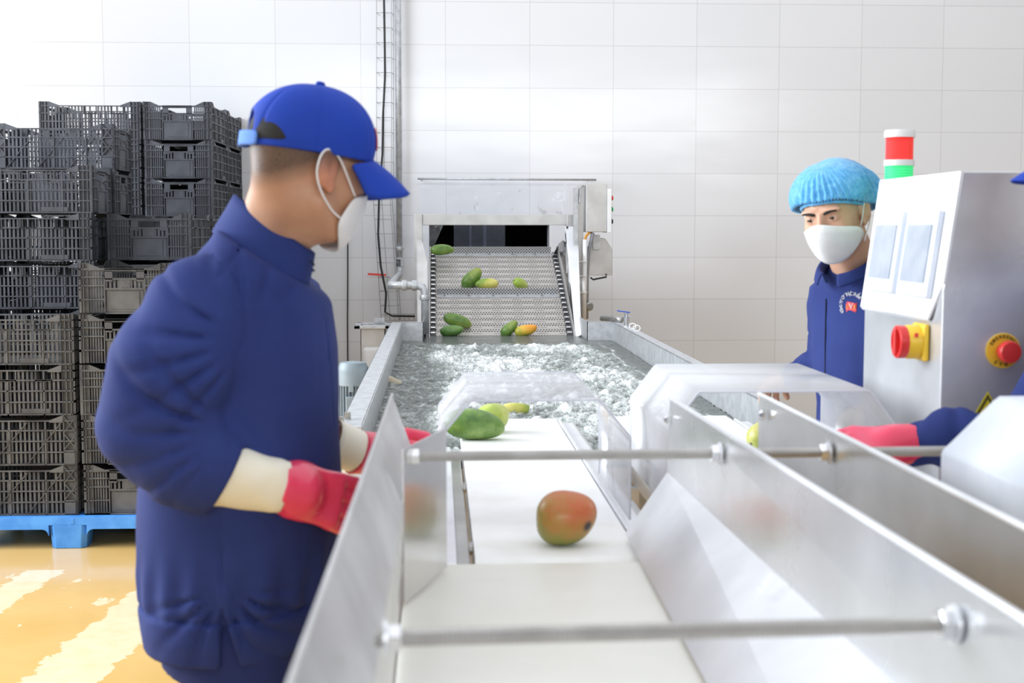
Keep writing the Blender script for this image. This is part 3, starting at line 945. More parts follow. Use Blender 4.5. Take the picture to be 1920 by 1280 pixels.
# ------------------------------------------------------------------ water
def water():
    xs = np.arange(TX0 + .060, TX1 - .004, .0075); ys = np.arange(TY0 + .005, NY1, .0085)
    X, Y = np.meshgrid(xs, ys, indexing='ij')
    ok = (Y < TY1) | ((X > NX0) & (X < NX1))
    P = np.stack([X.ravel(), Y.ravel(), np.zeros(X.size)], 1)
    n1 = vnoise(P, 3.5, 1)
    wp = P + np.stack([vnoise(P, 9, 2), vnoise(P, 9, 3), 0 * n1], 1) * .05
    rid = 1 - np.abs(vnoise(wp, 13, 4)); rid2 = 1 - np.abs(vnoise(wp, 30, 5))
    fine = vnoise(P, 62, 6)
    sm = lambda a, b, v: np.clip((v - a) / (b - a), 0, 1) ** 2 * (3 - 2 * np.clip((v - a) / (b - a), 0, 1))
    x, y = P[:, 0], P[:, 1]
    foam = sm(-.06, .06, x + .04 * n1 - (y - 4) * -.012) * (1 - sm(.80, .93, x + .05 * n1 + .02 * (y - 5)))
    foam *= 1 - sm(7.25, 7.62, y + .12 * n1)
    foam = np.clip(foam, 0, 1)
    left = 1 - sm(-.06, .06, x + .03 * n1)
    calm = sm(7.4, 7.7, y)
    rough = foam * 1.0 + left * .55 * (1 - calm) + .25 * (1 - calm)
    h = rough * (.008 * (rid ** 3 - .45) + .009 * (rid2 ** 2 - .5) + .007 * fine + .007 * (1 - np.abs(vnoise(wp, 45, 8))) + .008 * n1) + .0015 * vnoise(P * [1, .6, 1], 14, 9)
    spl = np.maximum(vnoise(P, 16, 11) - .45, 0) * foam
    h += spl * .035
    white = np.clip(foam * (.23 + .20 * (rid2 ** 3) * rid + .16 * n1 + .12 * fine + .7 * spl), 0, 1)
    white = np.maximum(white, left * (1 - calm) * .30 * (rid2 ** 6))
    edge = np.exp(-((x - (TX1 - .10) - .03 * n1) / .008) ** 2) * (.5 + .5 * vnoise(P, 12, 12)) * (1 - calm)
    white = np.maximum(white, edge * .9)
    idx = -np.ones(X.size, int); okf = ok.ravel(); idx[okf] = np.arange(okf.sum())
    I = idx.reshape(X.shape)
    q = np.stack([I[:-1, :-1], I[1:, :-1], I[1:, 1:], I[:-1, 1:]], -1).reshape(-1, 4)
    q = q[(q >= 0).all(1)]
    V = P[okf].copy(); V[:, 2] = h[okf]
    me = bpy.data.meshes.new('tank_water')
    me.vertices.add(len(V)); me.vertices.foreach_set('co', V.astype(np.float32).ravel())
    me.loops.add(len(q) * 4); me.loops.foreach_set('vertex_index', q.astype(np.int32).ravel())
    me.polygons.add(len(q)); me.polygons.foreach_set('loop_start', np.arange(0, len(q) * 4, 4, dtype=np.int32))
    me.update(calc_edges=True); shade_smooth(me)
    a = me.attributes.new('foam', 'FLOAT', 'POINT'); a.data.foreach_set('value', white[okf].astype(np.float32))
    o = bpy.data.objects.new('tank_water', me); COL.objects.link(o); o.location = (0, 0, WZ)
    m, nt, b = newmat('bubbling_water'); L = nt.links
    at = N(nt, 'ShaderNodeAttribute'); at.attribute_name = 'foam'
    ns = noise_tex(nt, 120, 7, .8, stretch=(1, .75, 1)); ns.inputs['Distortion'].default_value = 1.6
    ml = N(nt, 'ShaderNodeMath', operation='MULTIPLY_ADD'); L.new(ns.outputs[0], ml.inputs[0]); ml.inputs[1].default_value = 1.6; ml.inputs[2].default_value = -.8
    def rdg(scale, k, dist):
        q_ = noise_tex(nt, scale, 5, .6, stretch=(1, .7, 1)); q_.inputs['Distortion'].default_value = dist
        a1_ = N(nt, 'ShaderNodeMath', operation='SUBTRACT'); L.new(q_.outputs[0], a1_.inputs[0]); a1_.inputs[1].default_value = .5
        a2_ = N(nt, 'ShaderNodeMath', operation='ABSOLUTE'); L.new(a1_.outputs[0], a2_.inputs[0])
        a3_ = N(nt, 'ShaderNodeMath', operation='MULTIPLY_ADD'); L.new(a2_.outputs[0], a3_.inputs[0]); a3_.inputs[1].default_value = -k * 9; a3_.inputs[2].default_value = k
        a4_ = N(nt, 'ShaderNodeMath', operation='MAXIMUM'); L.new(a3_.outputs[0], a4_.inputs[0]); a4_.inputs[1].default_value = -k * .35
        return a4_.outputs[0]
    s1_ = N(nt, 'ShaderNodeMath', operation='ADD'); L.new(rdg(26, .30, 2.0), s1_.inputs[0]); L.new(rdg(60, .34, 1.5), s1_.inputs[1])
    s2_ = N(nt, 'ShaderNodeMath', operation='ADD'); L.new(s1_.outputs[0], s2_.inputs[0]); L.new(ml.outputs[0], s2_.inputs[1])
    zm = N(nt, 'ShaderNodeMath', operation='MULTIPLY_ADD'); L.new(at.outputs['Fac'], zm.inputs[0]); zm.inputs[1].default_value = 1.3; zm.inputs[2].default_value = .25
    s3_ = N(nt, 'ShaderNodeMath', operation='MULTIPLY'); L.new(s2_.outputs[0], s3_.inputs[0]); L.new(zm.outputs[0], s3_.inputs[1])
    ad = N(nt, 'ShaderNodeMath', operation='ADD'); L.new(at.outputs['Fac'], ad.inputs[0]); L.new(s3_.outputs[0], ad.inputs[1])
    r = ramp(nt, ad.outputs[0], [(.05, (.11, .12, .11)), (.34, (.27, .30, .28)), (.58, (.55, .59, .58)), (.82, (.93, .94, .95))])
    L.new(r.outputs[0], b.inputs['Base Color'])
    b.inputs['Roughness'].default_value = .08; b.inputs['IOR'].default_value = 1.4; b.inputs['Specular IOR Level'].default_value = .7
    n3 = noise_tex(nt, 75, 5, .65)
    bp = N(nt, 'ShaderNodeBump'); bp.inputs['Strength'].default_value = .8; bp.inputs['Distance'].default_value = .010
    L.new(n3.outputs[0], bp.inputs['Height']); L.new(bp.outputs[0], b.inputs['Normal'])
    me.materials.append(m)
    tag(o, 'turbulent foaming water filling the washing tank', 'water', kind='stuff')


water()

# ================================================================== INCLINED CONVEYOR
A = Vector((0, 8.16, .845)); B = Vector((0, 9.32, 1.325))
ID = (B - A).normalized(); IN = Vector((0, -ID.z, ID.y))
BX0, BX1 = -.045, .79
inc = empty('inclined_conveyor', ((BX0 + BX1) / 2, 8.8, 0), 'perforated steel inclined conveyor lifting mangoes from the tank up to the wall hatch', 'conveyor')


def belt_mat():
    m, nt, b = newmat('perforated_slats'); L = nt.links
    g = N(nt, 'ShaderNodeNewGeometry')
    dt = N(nt, 'ShaderNodeVectorMath', operation='DOT_PRODUCT'); L.new(g.outputs['Position'], dt.inputs[0]); dt.inputs[1].default_value = tuple(ID)
    sp = N(nt, 'ShaderNodeSeparateXYZ'); L.new(g.outputs['Position'], sp.inputs[0])
    s0 = A.dot(ID)

    def M(op, a, b_=None, c=None):
        n = N(nt, 'ShaderNodeMath', operation=op)
        for i, v in enumerate((a, b_, c)):
            if v is None: continue
            if isinstance(v, (int, float)): n.inputs[i].default_value = v
            else: L.new(v, n.inputs[i])
        return n.outputs[0]
    s = M('SUBTRACT', dt.outputs['Value'], s0 - 10)     # distance up the slope
    v = M('MULTIPLY', M('FRACT', M('DIVIDE', s, .078)), .078)   # within a slat
    res = None
    for row, off in ((.016, 0.0), (.038, .5)):
        du = M('MULTIPLY', M('SUBTRACT', M('FRACT', M('ADD', M('DIVIDE', M('ADD', sp.outputs[0], 5), .0168), off)), .5), .0168)
        dv = M('MULTIPLY', M('SUBTRACT', v, row), .6)
        d = M('SQRT', M('ADD', M('MULTIPLY', du, du), M('MULTIPLY', dv, dv)))
        h = M('LESS_THAN', d, .0046)
        res = h if res is None else M('MAXIMUM', res, h)
    # dashes of the hinge joint
    dash = M('MULTIPLY', M('LESS_THAN', M('ABSOLUTE', M('SUBTRACT', v, .066)), .0022), M('LESS_THAN', M('FRACT', M('DIVIDE', M('ADD', sp.outputs[0], 5), .13)), .45))
    res = M('MAXIMUM', res, dash)
    mx = N(nt, 'ShaderNodeMix', data_type='RGBA'); L.new(res, mx.inputs['Factor'])
    mx.inputs['A'].default_value = (.56, .53, .50, 1); mx.inputs['B'].default_value = (.025, .025, .025, 1)
    L.new(mx.outputs['Result'], b.inputs['Base Color'])
    b.inputs['Metallic'].default_value = .55; b.inputs['Roughness'].default_value = .42
    return m


M_slat = belt_mat()
mb = MB()
L_ = (B - A).length
ns_ = int(L_ / .078) + 2
for i in range(-1, ns_ - 1):
    a = A + ID * (.078 * i + .001) ; b_ = A + ID * (.078 * (i + 1) - .001)
    if i * .078 > L_ - .04: break
    pa = [(BX0 + .03, a.y, a.z), (BX1 - .03, a.y, a.z), (BX1 - .03, b_.y, b_.z), (BX0 + .03, b_.y, b_.z)]
    mb.plate([Vector(p) + IN * .0 for p in pa], .006, IN)
mb.build('slat_belt', M_slat, inc)


def perf(spacing):
    m, nt, b = newmat('perforated_sheet'); L = nt.links
    g = N(nt, 'ShaderNodeNewGeometry')
    sp = N(nt, 'ShaderNodeSeparateXYZ'); L.new(g.outputs['Position'], sp.inputs[0])
    cb = N(nt, 'ShaderNodeCombineXYZ'); L.new(sp.outputs[0], cb.inputs[0]); L.new(sp.outputs[2], cb.inputs[1])
    rt = N(nt, 'ShaderNodeMapping'); rt.inputs['Rotation'].default_value = (0, 0, pi / 4); rt.inputs['Scale'].default_value = (1 / spacing,) * 3
    L.new(cb.outputs[0], rt.inputs[0])
    fr = N(nt, 'ShaderNodeVectorMath', operation='FRACTION'); L.new(rt.outputs[0], fr.inputs[0])
    sb = N(nt, 'ShaderNodeVectorMath', operation='SUBTRACT'); L.new(fr.outputs[0], sb.inputs[0]); sb.inputs[1].default_value = (.5, .5, 0)
    mu = N(nt, 'ShaderNodeVectorMath', operation='MULTIPLY'); L.new(sb.outputs[0], mu.inputs[0]); mu.inputs[1].default_value = (1, 1, 0)
    ln = N(nt, 'ShaderNodeVectorMath', operation='LENGTH'); L.new(mu.outputs[0], ln.inputs[0])
    lt = N(nt, 'ShaderNodeMath', operation='LESS_THAN'); L.new(ln.outputs['Value'], lt.inputs[0]); lt.inputs[1].default_value = .31
    mx = N(nt, 'ShaderNodeMix', data_type='RGBA'); L.new(lt.outputs[0], mx.inputs['Factor'])
    mx.inputs['A'].default_value = (.56, .56, .57, 1); mx.inputs['B'].default_value = (.03, .03, .03, 1)
    L.new(mx.outputs['Result'], b.inputs['Base Color'])
    b.inputs['Metallic'].default_value = .6; b.inputs['Roughness'].default_value = .4
    return m


M_perf = perf(.0135)


def flight(s, h, name='flight'):
    a = A + ID * s
    x0, x1 = BX0 + .035, BX1 - .035
    tip = a + IN * h + ID * h * .15
    mb = MB()
    mb.plate([(x0, a.y, a.z), (x1, a.y, a.z), (x1, tip.y, tip.z), (x0, tip.y, tip.z)], .004, -ID)
    o = mb.build(name, M_perf, inc)
    f = MB()
    b2 = a - ID * .05
    f.plate([(x0, a.y, a.z), (x1, a.y, a.z), (x1, b2.y, b2.z), (x0, b2.y, b2.z)], -.004, IN)
    f.build('base_strip', M_galv, o)
    for k in range(5):
        q = a - ID * .025 + IN * .004; q.x = x0 + (x1 - x0) * (k + .3) / 5
        MB().hexa(q, IN, .007, .006).build('bolt', M_steel_dk, o)
    return o


sm_ = (QN(930, 552, A, IN) - A).dot(ID)
flight(sm_, .040)
flight(L_ - .015, .045)
# side chains
for x in (BX0 + .012, BX1 - .012):
    mb = MB(); m2 = MB()
    i = 0
    while i * .034 < L_:
        c = A + ID * (i * .034 + .012); c.x = x
        M_ = Matrix((Vector((1, 0, 0)), ID, IN)).transposed()
        (mb if i % 2 == 0 else m2).obox(c + IN * (.006 if i % 2 else 0), (.030, .026 if i % 2 == 0 else .018, .014), M_)
        i += 1
    a_ = A.copy(); a_.x = x; b_ = B.copy(); b_.x = x
    mb.bar(a_ - IN * .012, b_ - IN * .012, .02, .012)
    o = mb.build('chain', M_black, inc)
    m2.build('chain_links', M_chrome, o, bevel=.003)
# rear body, top roller, frame
fx0, fx1 = Q(785, 500, 8.9).x, Q(1068, 500, 8.9).x
zt = Q(900, 402, 8.9).z; zb2 = Q(900, 422, 8.9).z
MB().box((fx0 - .026, 8.88, 0), (fx0 + .026, 8.93, zt + .004)).build('post', M_warm, inc, bevel=.003)
MB().box((fx1 - .022, 8.88, 0), (fx1 + .022, 8.93, zt)).build('post', M_warm, inc, bevel=.003)
MB().box((fx0 + .026, 8.885, zb2), (fx1 - .022, 8.925, zt)).build('crossbar', M_warm, inc, bevel=.003)
bk = B + ID * .0
mb = MB()
mb.plate([(BX0, B.y + .02, B.z - .005), (BX1, B.y + .02, B.z - .005), (BX1, 9.97, 1.10), (BX0, 9.97, 1.10)], .006, (0, .3, 1))
mb.plate([(BX0, B.y, B.z - .02), (BX1, B.y, B.z - .02), (BX1, B.y, .3), (BX0, B.y, .3)], .006, (0, 1, 0))
mb.build('discharge_chute', M_steel, inc)
MB().lathe([(.035, 0), (.035, BX1 - BX0)], (BX0, B.y - .01, B.z - .042), (1, 0, 0), 20).build('head_roller', M_steel_dk, inc, smooth=True, auto=True)


def side_guard(x, wtop, out, mat, name):
    """vertical cheek following the slope"""
    mb = MB()
    pts = []
    a0 = A - ID * .04; 
    prof = [(-.06, .03), (.0, wtop * .8), (.25, wtop), (L_ * .75, wtop * 1.1), (L_ - .02, wtop * .9), (L_ + .08, wtop * .2)]
    up = [A + ID * s + IN * h for s, h in prof]
    dn = [A + ID * s - IN * .10 for s, h in reversed(prof)]
    P_ = [Vector((x, p.y, p.z)) for p in up + dn]
    mb.plate(P_, .005 * out, (1, 0, 0))
    return mb.build(name, mat, inc)


side_guard(BX0 - .006, .06, 1, M_warm, 'side_cheek')
side_guard(BX1 + .012, .06, 1, M_warm, 'side_cheek')
# left inner guard seen edge-on beside the post
mb = MB()
mb.plate([Q(781, 448, 8.6), Q(791, 452, 8.6), Q(801, 490, 8.5), Q(803, 628, 8.2), Q(783, 632, 8.2)], .004, (0, -1, 0))
mb.build('guard_plate', M_warm, inc)
# right bent glossy guard
mb = MB()
fr_ = [Q(1035, 478, 9.25), Q(1046, 458, 9.2), Q(1056, 450, 9.15), Q(1064, 456, 9.0), Q(1072, 520, 8.75), Q(1084, 628, 8.12), ]
bk_ = [Q(1037, 476, 9.4), Q(1049, 470, 9.3), Q(1052, 485, 9.2), Q(1058, 520, 9.0), Q(1067, 575, 8.6), Q(1076, 628, 8.2)]
for i in range(5):
    mb.plate([fr_[i], fr_[i + 1], bk_[i + 1], bk_[i]], .003)
mb.build('bent_guard', M_chrome, inc)
mb = MB(); mb.plate([Q(1060, 424, 8.86), Q(1083, 424, 8.86), Q(1090, 628, 8.1), Q(1079, 632, 8.1), Q(1066, 470, 8.86)], .004, (0, -1, 0)); mb.build('guard_plate', M_steel_lt, inc)
o = MB().tube([Q(1064, 424, 8.85), Q(1061, 440, 8.85), Q(1063, 456, 8.85)], .006, 6).build('cable_tail', M_black, inc)

# ------------------------------------------------------------------ electrical box stand beside the conveyor
r = empty('switch_stand', (Q(1089, 500, 8.75).x, 8.75, 0), 'slim steel post with switch box and drive cover right of the inclined conveyor', 'switch box')
mb = MB(); a = Q(1083, 346, 8.75); b_ = Q(1094, 346, 8.75)
mb.box((a.x, 8.75, 0), (b_.x, 8.79, a.z)); mb.build('post', M_warm, r, bevel=.002)
a = Q(1076, 352, 8.72); b_ = Q(1083, 520, 8.72)
MB().box((a.x, 8.72, b_.z), (b_.x, 8.76, a.z)).build('bracket', M_galv, r)
a = Q(1099, 345, 8.7); b_ = Q(1138, 435, 8.7)
bx = MB().box((a.x, 8.7, b_.z), (b_.x, 8.95, a.z)).build('switch_box', M_warm, r, bevel=.004)
dx = b_.x
MB().box((dx + .001, 8.69, b_.z - .003), (dx + .028, 8.96, a.z - .03)).build('box_door', M_whitep, bx, bevel=.003)
for y, m_, nm in ((371, M_red, 'red_button'), (392, mat_plain('green_button', (.0, .45, .12), .35), 'green_button'), (415, M_black, 'black_switch')):
    z = Q(1144, y, 8.75).z
    MB().lathe([(.016, 0), (.016, .012), (.012, .02)], (dx + .028, 8.78, z), (1, 0, 0), 14).build(nm, m_, bx)
c0 = Q(1108, 440, 8.8)
a = Q(1103, 462, 8.85); b_ = Q(1148, 516, 8.85)
mb = MB(); mb.plate([(a.x, 8.85, b_.z), (b_.x, 8.85, b_.z), (b_.x, 8.85, a.z - .02), (b_.x - .045, 8.85, a.z + .05), (a.x + .05, 8.85, a.z + .06), (a.x + .05, 8.85, a.z), (a.x, 8.85, a.z)], .14, (0, -1, 0))
mb.build('drive_cover', M_warm, r, bevel=.003)
q = Q(1125, 440, 8.83); q2 = Q(1112, 462, 8.83)
MB().box((q2.x, 8.83, q2.z - .02), (q.x, 8.9, q.z)).build('hanger_plate', M_galv, r)
MB().tube([Q(1107, 520, 8.85), Q(1112, 524, 8.85), Q(1137, 519, 8.85), Q(1136, 513, 8.85)], .006, 6).build('handle', M_dark, r)
MB().tube([Q(1097, 449, 8.7), Q(1095, 599, 8.7)], .0145, 12).build('white_conduit', M_whitep, r, smooth=True)
MB().tube([Q(1097, 450, 8.7), Q(1099, 442, 8.7), Q(1104, 437, 8.71), Q(1110, 434, 8.75)], .008, 8).build('orange_cable', mat_plain('orange_cable', (.7, .32, .04), .5), r, smooth=True)
MB().tube([Q(1112, 436, 8.72), Q(1107, 455, 8.72), Q(1103, 480, 8.72), Q(1101, 520, 8.74), Q(1100, 598, 8.74)], .011, 8).build('grey_cable', mat_plain('grey_cable', (.3, .31, .34), .5), r, smooth=True)
for y in (490, 517, 548):
    MB().bar(Q(1083, y, 8.68), Q(1101, y, 8.68), .006, .004).build('cable_tie', M_whitep, r)
MB().tube([Q(1100, 345 + 4, 8.74), Q(1093, 347, 8.74), Q(1088, 352, 8.74), Q(1087, 380, 8.72)], .006, 6).build('loop_cable', M_galv, r)
p = Q(1102, 574, 8.74); MB().lathe([(.028, 0), (.028, .03), (.02, .036)], p, (0.3, -1, 0), 16).build('cable_gland', M_steel_dk, r)

# ------------------------------------------------------------------ pump motor at left
M_motor = mat_noise('motor_grey_paint', (.20, .25, .285), (.25, .30, .335), 9, .45)
mc = Vector((Q(662, 700, 5.4).x, 5.4, Q(662, 785, 5.4).z))
mtop = Q(662, 677, 5.4).z; MRr = 29 * 5.4 / FPX
mot = empty('pump_motor', mc, 'grey finned electric pump motor standing outside the left tank rim', 'motor')
H_ = mtop - mc.z
mb = MB().lathe([(MRr * .80, .01), (MRr * .80, H_ * .62)], mc, (0, 0, 1), 28)
mb.build('housing', M_motor, mot, smooth=True, auto=True)
for k in range(28):
    a = 2 * pi * k / 28
    if -pi * .62 < a - 2 * pi < -pi * .40: pass
    c = mc + Vector((cos(a), sin(a), 0)) * MRr * .88; c.z = mc.z + H_ * .34
    MB().obox(c, (MRr * .2, .003, H_ * .62), Matrix.Rotation(a, 3, 'Z')).build('fin', M_motor, mot)
MB().lathe([(MRr * .93, H_ * .58), (MRr, H_ * .60), (MRr, H_ * .84), (MRr * .96, H_ * .91), (MRr * .82, H_ * .98), (MRr * .3, H_), (0.001, H_)], mc, (0, 0, 1), 32).build('fan_cowl', M_motor, mot, smooth=True, auto=True)
MB().box((mc.x - .025, mc.y - MRr * 1.12, mc.z + .03), (mc.x + .03, mc.y - MRr * .8, mc.z + H_ * .42)).build('terminal_box', M_motor, mot, bevel=.004)
MB().obox(mc + Vector((-.004, -MRr * .99, H_ * .56)), (.018, .008, .03)).build('cowl_clip', M_motor, mot, bevel=.002)
MB().lathe([(MRr * 1.12, -.035), (MRr * 1.15, -.03), (MRr * 1.15, .0), (MRr * .8, .012)], mc, (0, 0, 1), 28).build('flange', M_whitep, mot, smooth=True, auto=True)
MB().lathe([(MRr * .9, -mc.z), (MRr * .9, -.03)], mc, (0, 0, 1), 24).build('pump_body', M_steel, mot, smooth=True, auto=True)
MB().tube([mc + Vector((-MRr * .8, 0, .09)), mc + Vector((-MRr * 1.4, 0, .085)), mc + Vector((-MRr * 1.7, .03, .03)), mc + Vector((-MRr * 1.2, .1, -.02))], .012, 8).build('supply_hose', M_black, mot, smooth=True)

# ================================================================== SORTING LANES
BZ = .91


def rail_conveyor(name, x0, x1, ya, yb, label, mat=M_beltw, z=BZ, legs=True):
    r = empty(name, ((x0 + x1) / 2, (ya + yb) / 2, 0), label, 'belt conveyor')
    mb = MB()
    # endless belt with rounded ends
    R_ = .03
    prof = []
    for k in range(9):
        a = pi / 2 + pi * k / 8; prof.append((ya + R_ + R_ * cos(a), z - R_ + R_ * sin(a)))
    for k in range(9):
        a = -pi / 2 + pi * k / 8; prof.append((yb - R_ + R_ * cos(a), z - R_ + R_ * sin(a)))
    n = len(prof); k0 = len(mb.v)
    mb.v += [(x0, y, zz) for y, zz in prof] + [(x1, y, zz) for y, zz in prof]
    mb.f += [(i, (i + 1) % n, n + (i + 1) % n, n + i) for i in range(n)]
    mb.f += [tuple(range(n))[::-1], tuple(range(n, 2 * n))]
    mb.build('belt', mat, r, smooth=True, auto=True)
    return r


r = rail_conveyor('belt_conveyor', .062, .352, 2.36, 4.18, 'white belt conveyor rising out of the tank in the left lane')
for xa, xb, m_ in ((.010, .030, M_steel_lt), (.030, .054, M_steel_dk)):
    MB().box((xa, 2.34, BZ - (.02 if xb < .04 else .03)), (xb, 3.62, BZ - (.0 if xb < .04 else .012))).build('side_rail', m_, r, bevel=.002)
MB().box((.012, 2.36, BZ - .16), (.018, 4.0, BZ - .03)).build('side_rail', M_steel_dk, r)
MB().box((.356, 2.3, BZ - .09), (.362, 4.1, BZ + .004)).build('side_rail', M_steel_lt, r)
MB().box((.362, 2.3, BZ - .012), (.398, 4.1, BZ - .006)).build('side_rail', M_steel_lt, r)
MB().box((.398, 2.3, BZ - .09), (.404, 4.1, BZ - .006)).build('side_rail', M_warm, r)
for y in (2.5, 3.1):
    MB().lathe([(.012, 0), (.012, .006)], (.054, y, BZ - .012), (1, 0, 0), 10).build('bolt', M_steel_dk, r)
for x in (.03, .38):
    for y in (2.45, 3.5): MB().box((x - .02, y - .02, 0), (x + .02, y + .02, BZ - .1)).build('leg', M_steel, r)
p = QZ(858, 1052, BZ - .1); MB().tube([(.035, 2.42, BZ - .09), (.04, 2.5, BZ - .085), (.035, 2.56, BZ - .11)], .006, 6).build('red_wire', M_red, r)
MB().box((.03, 2.37, BZ - .14), (.058, 2.9, BZ - .135)).build('side_tray', M_warm, r)

r = rail_conveyor('belt_conveyor', .520, .880, 2.30, 4.22, 'white belt conveyor in the right lane, rising out of the tank')
MB().box((.505, 2.3, BZ - .09), (.511, 4.1, BZ + .004)).build('side_rail', M_steel_lt, r)
MB().box((.475, 2.3, BZ - .012), (.505, 4.1, BZ - .006)).build('side_rail', M_warm, r)
MB().box((.886, 2.3, BZ - .09), (.892, 4.1, BZ + .004)).build('side_rail', M_steel_lt, r)
MB().box((.892, 2.3, BZ - .03), (.93, 4.1, BZ - .006)).build('side_rail', M_steel_lt, r)
for x in (.49, .90):
    for y in (2.45, 3.5): MB().box((x - .02, y - .02, 0), (x + .02, y + .02, BZ - .09)).build('leg', M_steel, r)

# bracket clutter between the two lanes
r = empty('belt_tensioner', (.44, 2.85, BZ - .1), 'metal tension brackets in the gap between the two belts', 'bracket')
a = QZ(1180, 960, BZ)
MB().box((.412, 2.62, BZ - .09), (.470, 3.3, BZ - .085)).build('cross_plate', M_steel_lt, r)
MB().box((.425, 2.66, BZ - .085), (.433, 2.70, BZ + .0)).build('upright', M_steel_lt, r)
MB().box((.452, 2.85, BZ - .085), (.460, 2.89, BZ - .02)).build('upright', M_black, r)
MB().lathe([(.010, 0), (.010, .05)], (.415, 2.75, BZ - .06), (1, 0, 0), 10).build('bolt', M_chrome, r)

# near conveyor
r = rail_conveyor('belt_conveyor', -.056, .352, .45, 2.335, 'wide cream belt conveyor at the near end of the left lane', M_beltc, BZ + .006)
MB().box((-.064, .45, BZ - .08), (-.058, 2.335, BZ - .004)).build('side_rail', M_steel_dk, r)
MB().box((.354, .45, BZ - .08), (.360, 2.30, BZ - .004)).build('side_rail', M_steel_dk, r)
for x in (-.03, .33):
    for y in (.6, 1.9): MB().box((x - .02, y - .02, 0), (x + .02, y + .02, BZ - .06)).build('leg', M_steel, r)
r = rail_conveyor('belt_conveyor', .640, 1.02, .45, 2.25, 'cream belt conveyor at the near end of the right lane', M_beltc, BZ + .006)
MB().box((.630, .45, BZ - .08), (.636, 2.25, BZ - .004)).build('side_rail', M_steel_dk, r)
for x in (.66, 1.0):
    for y in (.6, 1.9): MB().box((x - .02, y - .02, 0), (x + .02, y + .02, BZ - .06)).build('leg', M_steel, r)

# guide channel plates
M_bright = mat_noise('light_guide_steel', (.74, .75, .77), (.84, .85, .87), 5, .24, .8, .03, 8, rr=(.18, .34))
ga = empty('guide_channel', (.17, 1.5, BZ), 'polished steel guide walls of the near left lane joined by threaded rods', 'guide channel')
TZ = 1.17
# left wall: sloping lip above a vertical wall
A1, A2 = QZ(735, 740, TZ), QZ(545, 1280, TZ)
dA = (A2 - A1) / (A2.y - A1.y)
A3 = A2 + dA * (-.55)
ml = 1.075
L1 = Vector((A1.x + .035, A1.y - .01, ml)); L3 = Vector((A3.x + .045, A3.y, ml))
k1 = Vector((-.060, A1.y - .05, BZ + .012)); k3 = Vector((-.058, A3.y, BZ + .012))
mb = MB(); mb.plate([A1, A3, L3, L1], .003); mb.build('left_lip', M_lip, ga)
mb = MB(); mb.plate([L1, L3, k3, k1], .003); mb.build('left_wall', M_mirrorish, ga)
MB().tube([A1, A3], .0035, 8).build('left_edge', M_lip, ga)
# deflector wing
mb = MB()
D = [QZ(759, 1131, BZ + .013), QZ(838, 1063, BZ + .013)]
d0 = Vector((D[0].x, D[0].y, 1.155)); d1 = Vector((D[1].x, D[1].y, 1.155))
mb.plate([D[0], D[1], d1, d0], .003); mb.build('left_deflector', M_mirrorish, ga)
# right wall
R1, R2 = QZ(1256, 745, TZ), QZ(1920, 1160, TZ)
dR = (R2 - R1) / (R2.y - R1.y)
R3 = R2 + dR * (-.55)
m1 = Vector((R1.x - .004, R1.y, 1.03)); m3 = Vector((R3.x - .01, R3.y, 1.03))
mb = MB(); mb.plate([R1, m1, m3, R3], .003); mb.build('right_wall', M_bright, ga)
MB().tube([R1, R3], .004, 8).build('right_edge', M_steel_lt, ga)
s1 = QZ(1172, 1000, BZ + .014); s2 = QZ(1325, 1280, BZ + .014); s3 = s2 + (s2 - s1) / (s2.y - s1.y) * (-1.15)
mb = MB(); mb.plate([m1, s1, s3, m3], .003); mb.build('right_slope', M_steel_lt, ga)
# second divider wall (right lane)
gb = empty('guide_channel', (.62, 1.6, BZ), 'dull steel divider plate of the right lane, second from the left lane', 'guide channel')
E1, E2 = QZ(1423, 738, TZ), QZ(1920, 988, TZ)
dE = (E2 - E1) / (E2.y - E1.y)
E3 = E2 + dE * (-.9)
e1 = Vector((E1.x, E1.y, .94)); e3 = Vector((E3.x, E3.y, .94))
mb = MB(); mb.plate([E1, e1, e3, E3], .003); mb.build('divider_wall', M_mirrorish, gb)
MB().tube([E1, E3], .004, 8).build('top_edge', M_steel_lt, gb)
q = Q(1440, 778, E1.y - .06); q.x = E1.x - .005
MB().lathe([(.011, 0), (.011, .004), (.006, .009)], q, (-1, 0, 0), 14).build('bolt', M_chrome, gb)
q = Q(1260, 786, R1.y - .02); q.x = R1.x - .006
MB().lathe([(.008, 0), (.008, .004), (.005, .008)], q, (-1, 0, 0), 14).build('bolt', M_chrome, ga)


# threaded rods with nuts
def rod(name, Y, yl, label, xs_end, ptsx, skew):
    """rod runs across the lanes at depth Y; nut pixels give where it crosses each wall"""
    r = empty(name, Q(ptsx[0], yl, Y), label, 'threaded rod')
    a = Q(ptsx[0], yl, Y)
    b_ = Vector((xs_end, Y + (xs_end - a.x) * skew, a.z))
    L2 = (b_ - a).length; n = int(L2 / .0022)
    R_ = .0082
    d = (b_ - a).normalized(); a = a - d * .006
    mb = MB()
    prof = []
    for i in range(n):
        prof.append((R_ if i % 2 else R_ - .0011, i * .0022))
    mb.lathe(prof, a, d, 12)
    o = mb.build('shaft', M_rod, r, smooth=False)
    return r, a, d


r1, a1, d1_ = rod('threaded_rod', 2.09, 856, 'threaded steel rod across the lanes above the green mango, farther of the two', 1.35, (765,), .012)
r2, a2, d2_ = rod('threaded_rod', 1.17, 1196, 'thick threaded steel rod crossing the near end of the lanes', 1.0, (715,), .03)


def nut(r, a, d, x, sgn=1, big=1.0):
    t_ = (x - a.x) / d.x; p = a + d * t_
    MB().lathe([(.0175 * big, 0), (.0175 * big, .003)], p, d * sgn, 20).build('washer', M_steel_lt, r)
    MB().hexa(p + d * sgn * .003, d * sgn, .0145 * big, .012).build('nut', M_chrome, r, bevel=.001)


